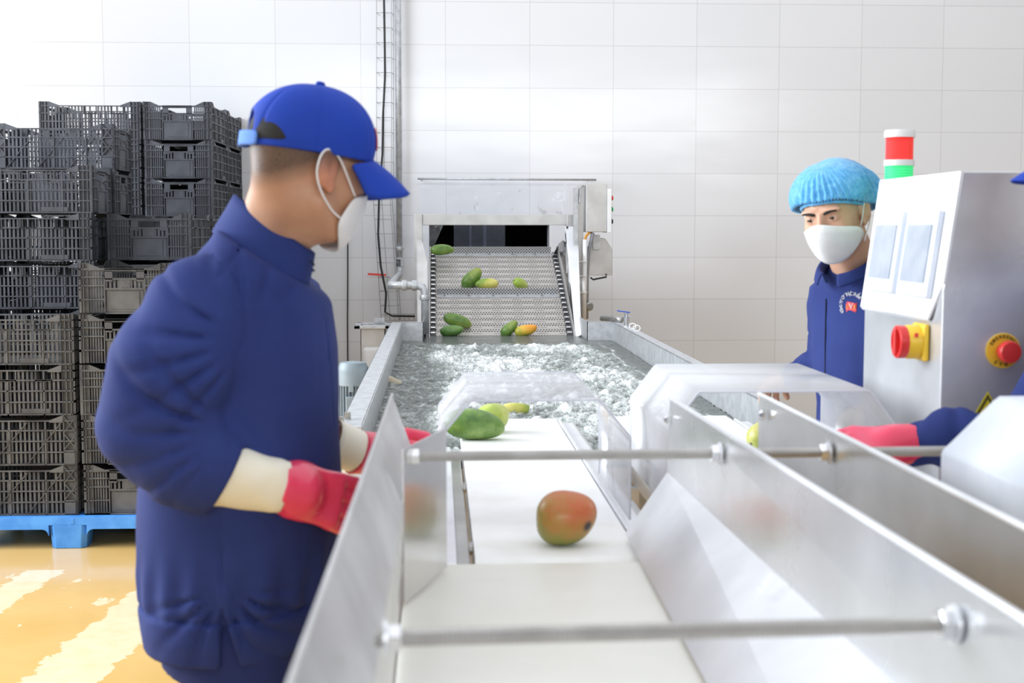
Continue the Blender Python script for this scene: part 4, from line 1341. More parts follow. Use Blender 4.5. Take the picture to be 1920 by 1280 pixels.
def wall_x(P1, P3, p1z, y, z):
    return P1.x + (P3.x - P1.x) * (y - P1.y) / (P3.y - P1.y)


for rr, aa, dd, yy in ((r1, a1, d1_, 2.09), (r2, a2, d2_, 1.17)):
    xw = wall_x(R1, R3, 0, yy, 0)
    nut(rr, aa, dd, xw - .006, -1); nut(rr, aa, dd, xw + .004, 1)
    xe = wall_x(E1, E3, 0, yy, 0)
    nut(rr, aa, dd, xe - .004, -1); nut(rr, aa, dd, xe + .004, 1)
    nut(rr, aa, dd, aa.x + .008, 1, .9)


# ------------------------------------------------------------------ plexiglass covers
def cover(xl, xr, ya, yb, zt, zb, ch, label, chz=None, mat=M_plexi, fl=None):
    chz = chz or ch
    r = empty('plexiglass_cover', ((xl + xr) / 2, (ya + yb) / 2, zb), label, 'cover')
    prof = [(xl, zb), (xl, zt - chz)]
    for k in range(1, 5): prof.append((xl + ch * .18 * (k / 5) ** 1.5, zt - chz + chz * .2 * k / 5))
    prof += [(xl + ch * .9, zt - chz * .08), (xl + ch, zt), (xr - ch, zt), (xr - ch * .9, zt - chz * .08)]
    for k in range(4, 0, -1): prof.append((xr - ch * .18 * (k / 5) ** 1.5, zt - chz + chz * .2 * k / 5))
    prof += [(xr, zt - chz), (xr, zb)]
    mb = MB(); n = len(prof)
    T = .004
    mb.v = [(x, ya, z) for x, z in prof] + [(x, yb, z) for x, z in prof]
    mb.f = [(i, i + 1, n + i + 1, n + i) for i in range(n - 1)]
    o = mb.build('sheet', mat, r, smooth=True, auto=True, recalc=False)
    m = o.modifiers.new('solid', 'SOLIDIFY'); m.thickness = .004; m.offset = 0
    # bright cut edges
    for y in (ya, yb): MB().tube([(x, y, z) for x, z in prof], .0022, 6).build('cut_edge', mat_clear('sheet_edge', (.9, .9, .93), .7, .3) if 'sheet_edge' not in bpy.data.materials else bpy.data.materials['sheet_edge'], r, smooth=True)
    return r


cover(.000, .372, 2.66, 3.18, 1.150, BZ + .004, .062, 'clear arched plexiglass cover over the left lane, mangoes passing under it', chz=.075)
cover(.462, .928, 2.74, 3.30, 1.155, BZ + .006, .06, 'milky arched plexiglass cover over the right lane beside the control cabinet', chz=.08, mat=M_plexi2)
# hood at the far right, in front of the third worker's arm
xa = Q(1776, 880, 2.0).x
cover(xa, xa + .62, 1.72, 2.02, Q(1880, 745, 2.02).z, .93, .085, 'whitish hood panel at the right edge in front of the gloved arm', chz=.085, mat=M_hood)

# ================================================================== CONTROL CABINET
cab = empty('control_cabinet', (1.12, 2.87, .93), 'stainless control cabinet with sloping white touch panel front and red stop button', 'control cabinet')
CY0, CY1 = 2.62, 3.11
CX = Q(1765, 650, CY0).x; CXR = CX + .42
ztop = Q(1805, 321, CY0).z; zs = Q(1735, 602, CY0).z
xtop = Q(1805, 321, CY0).x
MB().plate([(CX, CY0, .93), (CXR, CY0, .93), (CXR, CY0, ztop), (xtop, CY0, ztop), (CX + .001, CY0, Q(1765, 542, CY0).z)], CY1 - CY0, (0, -1, 0)).build('housing', M_cab, cab, bevel=.003)
# white overlay on the sloping face, stands a little proud and runs past the slope
f0 = Vector((xtop, CY0, ztop)); f1 = Vector((xtop, CY1, ztop))
bl = Vector((CX - .006, CY0, zs)); bf = Vector((CX - .006, CY1, zs))
nrm = (f1 - f0).cross(bl - f0).normalized()
if nrm.x > 0: nrm = -nrm
o = MB().plate([f0 + nrm * .003, f1 + nrm * .003, bf + nrm * .003, bl + Vector((0, .055, 0)) + nrm * .003, f0 + (bl - f0) * .74 + nrm * .003], .005, nrm)
pan = o.build('sloping_panel', M_whitep, cab)
mb = MB(); mb.plate([(bl.x, CY0 + .06, zs), (bf.x, CY1, zs), (CX + .001, CY1, zs - .004), (CX + .001, CY0 + .06, zs - .004)], .004, (0, 0, 1)); mb.build('panel_return', M_steel_lt, cab)
mb = MB(); mb.plate([(CX, CY0 + .001, .93), (CX - .0025, CY0 + .001, .93), (CX - .0025, CY1, .93), (CX, CY1, .93)], .001); 


def face_pt(u, v):
    """u 0..1 from near edge to far edge, v 0..1 from top to bottom of the slope"""
    return f0 + (f1 - f0) * u + (bl.lerp(bf, 0) - f0) * v


M_screen = mat_noise('grey_screen', (.42, .46, .53), (.50, .54, .61), 20, .15)
M_bezel = mat_noise('panel_bezel', (.66, .71, .80), (.70, .75, .83), 20, .35)
for (c0, c1), lb in (((.10, .47), 'screen'), ((.53, .90), 'screen')):
    vt, vb = .26, .86
    base = MB().plate([face_pt(c0, vt) + nrm * .016, face_pt(c1, vt) + nrm * .016, face_pt(c1, vb) + nrm * .016, face_pt(c0, vb) + nrm * .016], .013, nrm).build('touch_panel', M_bezel, pan, bevel=.003)
    w_ = c1 - c0; h_ = vb - vt
    a, b_, c, d = c0 + w_ * .12, c1 - w_ * .12, vt + h_ * .17, vb - h_ * .17
    q = MB().plate([face_pt(a, c) + nrm * .0185, face_pt(b_, c) + nrm * .0185, face_pt(b_, d) + nrm * .0185, face_pt(a, d) + nrm * .0185], .003, nrm)
    q.build('screen', M_screen, pan)
# rotary main switch, yellow base and red handle
sw = Vector((CX, Q(1720, 642, 2.70).y, Q(1720, 642, 2.70).z))
sw.y = 2.72
base = MB().obox(sw + Vector((-.006, 0, 0)), (.012, .075, .075)).build('switch_base', M_yellow, cab, bevel=.006)
MB().lathe([(.034, 0), (.034, .022), (.032, .026)], sw + Vector((-.012, 0, 0)), (-1, 0, 0), 28).build('switch_collar', M_yellow, base, smooth=True, auto=True)
mb = MB().lathe([(.032, 0), (.033, .004), (.033, .016), (.031, .018), (.026, .018), (.025, .006), (.0, .006)], sw + Vector((-.038, 0, 0)), (-1, 0, 0), 28)
mb.build('switch_handle', M_red, base, smooth=True, auto=True)
MB().obox(sw + Vector((-.050, 0, 0)), (.022, .014, .056)).build('switch_grip', M_red, base, bevel=.003)
MB().obox(sw + Vector((-.026, -.034, .016)), (.006, .004, .008)).build('switch_pin', M_red, base)


def text_obj(s, size, mat, parent, loc, rot, name='lettering', ext=.0004, align='CENTER'):
    cu = bpy.data.curves.new(name, 'FONT'); cu.body = s; cu.size = size; cu.extrude = ext
    cu.align_x = align; cu.align_y = 'CENTER'; cu.offset = size * .02
    o = bpy.data.objects.new(name, cu); COL.objects.link(o)
    dg = bpy.context.evaluated_depsgraph_get(); dg.update()
    me = bpy.data.meshes.new_from_object(o.evaluated_get(dg))
    bpy.data.objects.remove(o)
    ob = bpy.data.objects.new(name, me); COL.objects.link(ob)
    me.materials.clear(); me.materials.append(mat)
    M_ = Matrix.Translation(loc) @ rot.to_4x4()
    me.transform(M_)
    ob.location = (0, 0, 0)
    if parent: attach(ob, parent)
    return ob


RXZ = Matrix(((1, 0, 0), (0, 0, -1), (0, 1, 0)))  # text upright facing -Y
es = Q(1880, 657, CY0); es.y = CY0
disc = MB().lathe([(.034, 0), (.034, .003), (.033, .004)], es, (0, -1, 0), 36).build('stop_plate', M_yellow, cab, smooth=True, auto=True)
bt = es + Vector((0, -.004, 0))
MB().lathe([(.014, 0), (.014, .016), (.020, .018), (.0215, .022), (.0215, .034), (.019, .038), (.0, .039)], bt, (0, -1, 0), 32).build('stop_button', M_red, disc, smooth=True, auto=True)


def arc_text(s, c, R_, a0, a1, size, mat, parent, frame, up=True, name='lettering', off=.0048):
    """characters along an arc; frame maps (right, up, out)"""
    r_, u_, n_ = frame
    VV = []; FF = []; fsnap = globals().get('SNAP_F')
    for i, ch in enumerate(s):
        if ch == ' ': continue
        a = a0 + (a1 - a0) * (i / max(1, len(s) - 1))
        p = c + r_ * (R_ * cos(a)) + u_ * (R_ * sin(a)) + n_ * off
        tz = (r_ * -sin(a) + u_ * cos(a)) * (-1 if up else 1)     # reading direction
        ty = (r_ * cos(a) + u_ * sin(a)) * (1 if up else -1)
        rot = Matrix((tz, ty, n_)).transposed()
        t_o = text_obj(ch, size, mat, None, p, rot, name)
        k = len(VV)
        VV += [tuple(v.co) for v in t_o.data.vertices]; FF += [tuple(k + j for j in q.vertices) for q in t_o.data.polygons]
        bpy.data.objects.remove(t_o)
    if fsnap: VV = fsnap(VV, .0018)
    mb = MB(); mb.v = VV; mb.f = FF
    return mb.build(name, mat, parent, recalc=False)


FR = (Vector((1, 0, 0)), Vector((0, 0, 1)), Vector((0, -1, 0)))
arc_text('EMERGENCY', es, .0275, radians(150), radians(30), .0085, M_black, disc, FR, True)
arc_text('STOP', es, .0275, radians(235), radians(305), .0085, M_black, disc, FR, False)
# electricity warning triangle
wt = Q(1852, 737, CY0); wt.y = CY0
hh = .066
M_warnb = mat_plain('warning_dark', (.10, .09, .02), .5); M_warny = mat_plain('warning_yellow', (.80, .68, .03), .4)


def tri(s, dz, th, off):
    w_ = s * .577
    return MB().plate([(wt.x - w_, CY0 - off, wt.z - s + dz), (wt.x + w_, CY0 - off, wt.z - s + dz), (wt.x, CY0 - off, wt.z + dz)], th, (0, -1, 0))


t_ = tri(hh + .006, .004, .0008, .001).build('warning_sign', M_warny, cab)
tri(hh - .002, -.002, .0005, .0016).build('border', M_warnb, t_)
tri(hh - .020, -.012, .0005, .0022).build('field', M_warny, t_)
zc = wt.z - .038
MB().plate([(wt.x + .004, CY0 - .003, zc + .016), (wt.x - .006, CY0 - .003, zc - .002), (wt.x - .0005, CY0 - .003, zc - .002), (wt.x - .004, CY0 - .003, zc - .016), (wt.x + .007, CY0 - .003, zc + .004), (wt.x + .001, CY0 - .003, zc + .004)], .0005, (0, -1, 0)).build('bolt_symbol', mat_plain('sign_orange', (.75, .16, .02), .5), t_)
# cabinet base frame
MB().box((CX - .03, CY0 + .02, .86), (CXR, CY1 + .1, .93)).build('plinth', M_steel_lt, cab, bevel=.003)
for x in (CX, CXR - .05):
    for y in (CY0 + .05, CY1): MB().box((x, y - .02, 0), (x + .04, y + .02, .86)).build('leg', M_steel, cab)

# signal tower
TY = 3.21
tw = Q(1685, 345, TY); tb = Vector((tw.x, TY, ztop - .10))
ztop_ = ztop; ztop = tb.z
twr = empty('signal_tower', tb, 'red and green signal light tower behind the top of the control cabinet', 'signal light')
TR = 27.5 * TY / FPX
MB().box((tb.x - .03, CY1, tb.z - .006), (tb.x + .03, TY + .035, tb.z)).build('bracket', M_steel, twr)


def em(name, c, es_):
    m, nt, b = newmat(name)
    b.inputs['Base Color'].default_value = tuple(c) + (1,); b.inputs['Roughness'].default_value = .2
    b.inputs['Emission Color'].default_value = tuple(c) + (1,); b.inputs['Emission Strength'].default_value = es_
    return m


z1 = Q(1685, 258, TY).z; z2 = Q(1685, 300, TY).z; z3 = Q(1685, 311, TY).z; z0 = Q(1685, 244, TY).z


def ribbed(r0, za, zb_, n=14):
    p = []
    for i in range(n * 2 + 1): p.append((r0 * (1 if i % 2 else .965), za + (zb_ - za) * i / (n * 2)))
    return p


M_cap = mat_plain('tower_cap', (.78, .76, .74), .4)
MB().lathe([(TR * 1.05, z1), (TR * 1.05, z0 - .004), (TR * .98, z0), (.0, z0)], (tb.x, tb.y, 0), (0, 0, 1), 32).build('top_cap', M_cap, twr, smooth=True, auto=True)
MB().lathe(ribbed(TR * .95, z2, z1), (tb.x, tb.y, 0), (0, 0, 1), 32).build('red_lens', em('red_lens', (.90, .04, .035), .25), twr)
MB().lathe([(TR * 1.03, z3), (TR * 1.03, z2)], (tb.x, tb.y, 0), (0, 0, 1), 32).build('ring', M_cap, twr, smooth=True, auto=True)
MB().lathe(ribbed(TR * .97, ztop + .02, z3, 18), (tb.x, tb.y, 0), (0, 0, 1), 32).build('green_lens', em('green_lens', (.05, .80, .25), .32), twr)
MB().lathe([(TR * 1.03, ztop + .002), (TR * 1.03, ztop + .02)], (tb.x, tb.y, 0), (0, 0, 1), 32).build('base_ring', M_cap, twr, smooth=True, auto=True)

# ================================================================== MANGOES
def mango_mat(name, c1, c2, grad, spots=.5, c3=None, spot_at=None, spot_r=.012, sc=18):
    """skin colour blends along the fruit (grad axis), mottled with small lenticels"""
    m, nt, b = newmat(name); L = nt.links
    tc = N(nt, 'ShaderNodeTexCoord')
    dt = N(nt, 'ShaderNodeVectorMath', operation='DOT_PRODUCT'); L.new(tc.outputs['Object'], dt.inputs[0]); dt.inputs[1].default_value = tuple(grad)
    n = noise_tex(nt, sc, 5, .6)
    ad = N(nt, 'ShaderNodeMath', operation='MULTIPLY_ADD'); L.new(n.outputs[0], ad.inputs[0]); ad.inputs[1].default_value = 1.15; L.new(dt.outputs['Value'], ad.inputs[2])
    r = ramp(nt, ad.outputs[0], [(.36, c1), (.60, c2)] + ([(.90, c3)] if c3 else []))
    n2 = noise_tex(nt, 150, 2)
    r2 = ramp(nt, n2.outputs[0], [(.60, (0, 0, 0)), (.68, (spots,) * 3)])
    mx = N(nt, 'ShaderNodeMix', data_type='RGBA'); L.new(r2.outputs[0], mx.inputs['Factor']); L.new(r.outputs[0], mx.inputs['A'])
    mx.inputs['B'].default_value = (c2[0] * .6 + .1, c2[1] * .7 + .1, c2[2] * .6, 1)
    last = mx.outputs['Result']
    if spot_at:
        ds = N(nt, 'ShaderNodeVectorMath', operation='DISTANCE'); L.new(tc.outputs['Object'], ds.inputs[0]); ds.inputs[1].default_value = tuple(spot_at)
        na = N(nt, 'ShaderNodeMath', operation='MULTIPLY_ADD'); L.new(n.outputs[0], na.inputs[0]); na.inputs[1].default_value = .010; L.new(ds.outputs['Value'], na.inputs[2])
        r3 = ramp(nt, na.outputs[0], [(0, (1, 1, 1)), (1, (0, 0, 0))])
        r3.color_ramp.elements[0].position = spot_r * .8 + .005; r3.color_ramp.elements[1].position = spot_r * 1.3 + .006
        m2 = N(nt, 'ShaderNodeMix', data_type='RGBA'); L.new(r3.outputs[0], m2.inputs['Factor']); L.new(last, m2.inputs['A']); m2.inputs['B'].default_value = (.035, .03, .03, 1)
        last = m2.outputs['Result']
    L.new(last, b.inputs['Base Color'])
    b.inputs['Roughness'].default_value = .38; b.inputs['Coat Weight'].default_value = .12; b.inputs['Coat Roughness'].default_value = .2
    return m


def mango(c, Ln, Wd, ang, label, mat, Hd=None, yaw=0, group=None, tip=.25, roll=0, stem=True):
    """c world centre, Ln length, Wd width; ang tilt in the view plane (deg), yaw about z (deg)"""
    bm = bmesh.new()
    bmesh.ops.create_uvsphere(bm, u_segments=40, v_segments=24, radius=1)
    Hd = Hd or Wd * .92
    for v in bm.verts:
        p = v.co.copy()      # z axis is long axis of the uv sphere
        t_ = p.z
        k = 1 - .16 * t_ * (1 if t_ > 0 else .35)
        k *= sqrt(max(0, 1 - abs(t_) ** 2.6) / max(1 - t_ * t_, 1e-4)) if abs(t_) < .9999 else 1
        x = t_ * Ln / 2
        y = p.x * Hd / 2 * k; z = p.y * Wd / 2 * k
        z += (t_ ** 2) * Wd * .10 * (1 if t_ > 0 else -.3)     # beak bend
        if t_ < -.93: x += (-.93 - t_) * Ln * .28               # stem dimple
        v.co = Vector((x, y, z))
    me = bpy.data.meshes.new('mango'); bm.to_mesh(me); bm.free(); shade_smooth(me)
    me.materials.append(mat)
    o = bpy.data.objects.new('mango', me); COL.objects.link(o)
    o.location = c
    o.rotation_euler = (Matrix.Rotation(radians(yaw), 3, 'Z') @ Matrix.Rotation(-radians(ang), 3, 'Y') @ Matrix.Rotation(radians(roll), 3, 'X')).to_euler()
    tag(o, label, 'mango', group)
    if stem:
        s = MB().lathe([(.0045, -.002), (.004, .002), (.0025, .003)], (-Ln / 2 + Ln * .02, 0, 0), (-1, 0, 0), 8)
        s_ = MB(); s_.v = s.v; s_.f = s.f
        me2 = bpy.data.meshes.new('stem_scar'); me2.from_pydata(s.v, [], s.f); me2.materials.append(M_stem)
        so = bpy.data.objects.new('stem_scar', me2); COL.objects.link(so); so.parent = o
    return o


M_stem = mat_plain('stem_brown', (.08, .05, .02), .8)
G1, G2, G3 = (.075, .165, .025), (.15, .27, .045), (.32, .38, .08)
M_mg = mango_mat('mango_green', G1, G2, (2, 0, 3), c3=G3)
M_mdg = mango_mat('mango_deep_green', (.05, .14, .035), (.11, .24, .05), (1, 0, 4), c3=(.2, .34, .09))
M_myg = mango_mat('mango_yellow_green', (.22, .36, .05), (.55, .55, .10), (-6, 0, 3), c3=(.75, .66, .2))
M_mlg = mango_mat('mango_lime', (.30, .44, .06), (.45, .55, .10), (3, 0, 3), c3=(.65, .68, .22))
M_mor = mango_mat('mango_orange', (.45, .42, .05), (.78, .48, .05), (5, 0, 8), c3=(.85, .35, .03))
SP = .034


def on_incline(px, py, rad):
    """centre of a fruit of radius rad resting on the slope, seen at px,py"""
    return QN(px, py, A + IN * (rad + .002), IN)


mango(Q(829, 468, 9.17), .158, .072, 4, 'green mango at the top left corner of the inclined conveyor', M_mg, yaw=0, roll=180)
GI = 'mangoes riding the inclined conveyor'
mango(on_incline(885, 522, .042), .165, .092, 42, 'largest green mango, tilted, on the upper flight of the incline', M_mg, group=GI)
mango(on_incline(913, 531.5, .034), .150, .068, 178, 'yellow-tipped green mango lying right of the tilted one on the incline', M_myg, group=GI)
mango(on_incline(976, 532, .034), .115, .068, -25, 'light green mango alone at the right of the upper flight', M_mlg, yaw=35, group=GI)
mango(on_incline(858, 601, .040), .178, .078, -14, 'long green mango lying on another at the foot of the incline', M_mg, group=GI, roll=180)
mango(on_incline(847, 620, .032), .142, .066, 3, 'dark green mango at the waterline, underneath a longer one', M_mdg, group=GI)
mango(on_incline(955, 616, .033), .125, .066, 38, 'small green mango leaning on an orange one at the waterline', M_mg, group=GI)
mango(on_incline(986, 619, .033), .138, .066, 10, 'orange and yellow mango at the foot of the incline', M_mor, group=GI)
mg9 = mango_mat('mango_spotted_green', (.065, .15, .028), (.135, .26, .05), (1, 0, 2), c3=(.30, .42, .12), spot_at=(-.014, -.040, -.012), spot_r=.009, sc=22)
mango(Vector(QZ(890, 829, BZ)) + Vector((0, .05, .042)), .168, .084, -2, 'large green mango with dark spot on the white belt under the clear cover', mg9, Hd=.08, yaw=-4, roll=180)
mango(Vector(QZ(924, 812, BZ)) + Vector((0, .02, .040)), .105, .084, 5, 'yellow-green mango behind the spotted green one on the belt', M_mlg, Hd=.085, yaw=40)
mgr = mango_mat('mango_red_blush', (.20, .25, .035), (.40, .22, .045), (1.6, -1, 6), c3=(.52, .12, .035), spot_at=(.035, -.033, -.008), spot_r=.009, sc=9)
c_ = QZ(1064, 1028, BZ)
mango(Vector((c_.x, c_.y + .03, BZ + .0495)), .112, .099, 0, 'round red-blushed mango alone on the white belt in front', mgr, Hd=.10, yaw=0, stem=False)
mango(Vector(QZ(965, 771, WZ)) + Vector((0, 0, .0)), .12, .06, 0, 'yellow mango bobbing in the foam beyond the clear cover', M_myg, yaw=15)
mango(Vector(QZ(1418, 845, BZ)) + Vector((.02, .0, .038)), .10, .080, 20, 'yellow-green mango on the right lane belt, half hidden by the divider', mango_mat('mango_bruised', (.30, .33, .06), (.50, .48, .12), (2, 0, 5), c3=(.55, .5, .2), sc=30), yaw=30)
mango(Vector(QZ(733, 718, WZ)) + Vector((-.02, 0, .004)), .15, .06, -14, 'pale tan mango half under the dark water by the left rim', mango_mat('mango_tan', (.42, .36, .24), (.55, .48, .34), (1, 0, 2)), yaw=-20)

# etched marks on the sloping guide
MARK = mat_plain('etched_marks', (.9, .91, .93), .7)
mk0 = QN(1425, 1108, s1, (m1 - s1).cross(s3 - s1)); 
nS = (m1 - s1).cross(s3 - s1).normalized()
if nS.z < 0: nS = -nS
du = (s1 - s3).normalized(); dv = nS.cross(du)
for i, s_ in enumerate(('HNFP', 'M4BA', 'NJL9')):
    p = mk0 + dv * (-.011 * i) + nS * .001
    text_obj(s_, .012, MARK, ga, p, Matrix((du * -1, dv * -1, nS)).transposed(), 'stamped_marks', .0001)

# ================================================================== PEOPLE
def frame_of(fwd_ang, pitch=0.0, roll=0.0):
    """columns fwd, left, up; pitch>0 looks down, roll>0 tips the head to its own right"""
    f = Vector((cos(fwd_ang), sin(fwd_ang), 0)); l = Vector((-sin(fwd_ang), cos(fwd_ang), 0)); u = Vector((0, 0, 1))
    M_ = Matrix((f, l, u)).transposed()
    M_ = M_ @ Matrix.Rotation(pitch, 3, 'Y') @ Matrix.Rotation(roll, 3, 'X')
    return M_


def npm(M_): return np.array([[M_[i][j] for j in range(3)] for i in range(3)])


def head_local(q):
    d = ellip(q, (-.012, 0, .038), (.097, .075, .088))
    d = smin(d, ellip(q, (.030, 0, -.018), (.058, .063, .082)), .03)
    d = smin(d, ellip(q, (.048, 0, -.086), (.034, .034, .026)), .03)
    ys = q.copy(); ys[:, 1] = np.abs(ys[:, 1])
    d = smin(d, cone(ys, (.0, .058, -.055), (.045, .03, -.09), .014, .012), .025)
    d = smin(d, ellip(ys, (.058, .040, -.022), (.024, .022, .026)), .02)
    d = smin(d, ellip(ys, (.079, .030, .030), (.014, .026, .008)), .012)
    d = smax(d, -ellip(ys, (.100, .033, .010), (.017, .020, .010)), .010)
    d = smin(d, ellip(ys, (.0745, .032, .009), (.0145, .0165, .0125)), .004)
    d = smax(d, -ellip(ys, (.094, .032, .0085), (.016, .0125, .0036)), .0015)
    d = smin(d, cone(q, (.088, 0, .018), (.106, 0, -.024), .0065, .010), .010)
    d = smin(d, ellip(ys, (.096, .013, -.030), (.010, .008, .008)), .006)
    d = smin(d, ellip(q, (.088, 0, -.058), (.012, .024, .010)), .008)
    e = ellip(ys, (-.008, .080, .001), (.0205, .0090, .033), npm(Matrix.Rotation(radians(-14), 3, 'Z') @ Matrix.Rotation(radians(12), 3, 'Y')))
    e = smin(e, ellip(ys, (-.016, .086, .008), (.013, .0055, .024)), .008)
    e = smin(e, ellip(ys, (.000, .079, -.027), (.009, .006, .011)), .006)
    e = smax(e, -ellip(ys, (-.004, .095, .006), (.010, .011, .018)), .004)
    d = smin(d, e, .006)
    return d


def hand_sdf(P, W, d, n, sd, curl=(.5, .6, .4), k=1.0, spread=.06, thumb=(.75, .62, -.2), fr=1.0):
    """W wrist; d to the fingers; n back of hand; sd thumb side"""
    d = Vector(d).normalized(); n = Vector(n); n = (n - d * n.dot(d)).normalized(); s = Vector(sd); s = (s - d * s.dot(d) - n * s.dot(n)).normalized()
    W = Vector(W)
    R = npm(Matrix((d, s, n)).transposed())
    f = rbox(P, W + d * .050 * k, (.048 * k, .040 * k, .0145 * k), .0135 * k, R)
    f = smin(f, ellip(P, W + d * .03 * k + s * .022 * k - n * .008, (.034 * k, .020 * k, .016 * k), R), .015)
    f = smin(f, cone(P, W - d * .03, W + d * .03, .027 * k, .025 * k), .02)
    lens = (.074, .082, .077, .060)
    for i in range(4):
        off = (.0315 - .021 * i) * k
        p = W + d * (.092 - (.006 if i == 3 else 0) - .002 * abs(i - 1)) * k + s * off
        ang = 0; c = None
        dir_ = (d + s * spread * (1.5 - i)).normalized()
        rr = [.0105, .0098, .0090, .0080]
        rr = [r * k * fr for r in rr]
        cur = p
        c = cone(P, W + d * .06 * k + s * off * .85, p, .011 * k, rr[0])
        for j, fl in enumerate((.45, .30, .25)):
            ang += curl[j] * (1 + .12 * (i - 1))
            v = dir_ * cos(ang) - n * sin(ang)
            nx = cur + v * lens[i] * fl * k
            c = np.minimum(c, cone(P, cur, nx, rr[j], rr[j + 1]))
            cur = nx
        f = smin(f, c, .004)
    b = W + d * .022 * k + s * .030 * k - n * .004
    v1 = (d * thumb[0] + s * thumb[1] + n * thumb[2]).normalized()
    v2 = (d * (thumb[0] + .25) + s * thumb[1] * .4 + n * (thumb[2] - .25)).normalized()
    m = b + v1 * .045 * k; e = m + v2 * .034 * k
    f = smin(f, np.minimum(cone(P, b, m, .0145 * k, .0118 * k), cone(P, m, e, .0118 * k, .0095 * k)), .008)
    return f


def loftmesh(name, rows, mat, parent, closed=False, th=.003, sub=2, crease=None):
    """rows of equal-length point lists -> smooth thin sheet"""
    m = MB(); n = len(rows[0])
    for r_ in rows: m.v += [tuple(p) for p in r_]
    for j in range(len(rows) - 1):
        for i in range(n if closed else n - 1):
            a = j * n + i; b_ = j * n + (i + 1) % n
            m.f.append((a, b_, b_ + n, a + n))
    o = m.build(name, mat, parent, smooth=True, recalc=True)
    if sub:
        s = o.modifiers.new('sub', 'SUBSURF'); s.levels = sub; s.render_levels = sub
    if th:
        s = o.modifiers.new('solid', 'SOLIDIFY'); s.thickness = th; s.offset = 1
    return o


def snap(p, f, it=6, off=0.0):
    P = np.array([tuple(p)], float)
    for _ in range(it):
        v = f(P)[0] - off
        g = np.array([(f(P + np.eye(3)[i] * .001)[0] - f(P - np.eye(3)[i] * .001)[0]) / .002 for i in range(3)])
        P = P - v * g / max((g * g).sum(), .1)
    return Vector(P[0]), Vector(g / max(np.linalg.norm(g), 1e-6))


def march(px, py, f, y0, y1):
    """first hit of the view ray through px,py on the implicit surface"""
    Y = y0
    while Y < y1:
        p = Q(px, py, Y); v = f(np.array([tuple(p)]))[0]
        if v < .0015: break
        Y += max(v * .6, .001)
    return snap(Q(px, py, Y), f)


def skin_mat(name, c, c2, hair=(.03, .022, .018)):
    m, nt, b = newmat(name); L = nt.links
    n = noise_tex(nt, 14, 4)
    r = ramp(nt, n.outputs[0], [(.35, c), (.65, c2)])
    at = N(nt, 'ShaderNodeAttribute'); at.attribute_name = 'hair'
    fl = N(nt, 'ShaderNodeAttribute'); fl.attribute_name = 'flush'
    mf = N(nt, 'ShaderNodeMix', data_type='RGBA'); L.new(fl.outputs['Fac'], mf.inputs['Factor']); L.new(r.outputs[0], mf.inputs['A']); mf.inputs['B'].default_value = (.62, .20, .12, 1)
    n2 = noise_tex(nt, 420, 2)
    md = N(nt, 'ShaderNodeMath', operation='MULTIPLY_ADD'); L.new(n2.outputs[0], md.inputs[0]); md.inputs[1].default_value = .5; md.inputs[2].default_value = -.25
    ad = N(nt, 'ShaderNodeMath', operation='MULTIPLY'); L.new(at.outputs['Fac'], ad.inputs[0])
    a2 = N(nt, 'ShaderNodeMath', operation='ADD'); a2.inputs[1].default_value = .9; L.new(md.outputs[0], a2.inputs[0]); L.new(a2.outputs[0], ad.inputs[1])
    mx = N(nt, 'ShaderNodeMix', data_type='RGBA'); L.new(ad.outputs[0], mx.inputs['Factor']); L.new(mf.outputs['Result'], mx.inputs['A']); mx.inputs['B'].default_value = hair + (1,)
    L.new(mx.outputs['Result'], b.inputs['Base Color'])
    b.inputs['Roughness'].default_value = .48
    b.inputs['Subsurface Weight'].default_value = .12; b.inputs['Subsurface Radius'].default_value = (.012, .005, .003); b.inputs['Subsurface Scale'].default_value = 1.0
    return m


def cloth_mat(name, c1, c2, rough=.85):
    m = mat_noise(name, c1, c2, 5, rough, 0, .12, 700, spec=.25)
    return m


M_navy = cloth_mat('blue_workwear_cloth', (.021, .035, .155), (.028, .047, .195))
M_navy_d = cloth_mat('navy_cloth_inside', (.012, .016, .05), (.016, .02, .06))
M_navytr = cloth_mat('navy_trouser_cloth', (.020, .032, .13), (.026, .038, .16))
M_capblue = cloth_mat('royal_blue_cap_cloth', (.010, .045, .36), (.014, .058, .44), .7)
M_capstrap = cloth_mat('light_blue_strap', (.12, .26, .72), (.16, .32, .80))
M_skin1 = skin_mat('tanned_skin', (.50, .26, .155), (.58, .32, .20))
M_skin2 = skin_mat('fair_skin', (.62, .34, .22), (.70, .42, .29))
M_mask = mat_noise('white_mask', (.80, .80, .80), (.88, .88, .88), 20, .8, 0, .1, 300)
M_hair = mat_noise('black_hair', (.006, .005, .005), (.018, .015, .013), 300, .75, 0, .4, 500)
M_glove = mat_noise('red_rubber', (.80, .035, .10), (.88, .06, .15), 12, .32, 0, .05, 90, coat=.3)
M_gcuff = mat_noise('cream_rubber_cuff', (.86, .81, .64), (.92, .88, .76), 10, .5, 0, .1, 60)
M_boot = mat_plain('white_boots', (.7, .7, .68), .4)


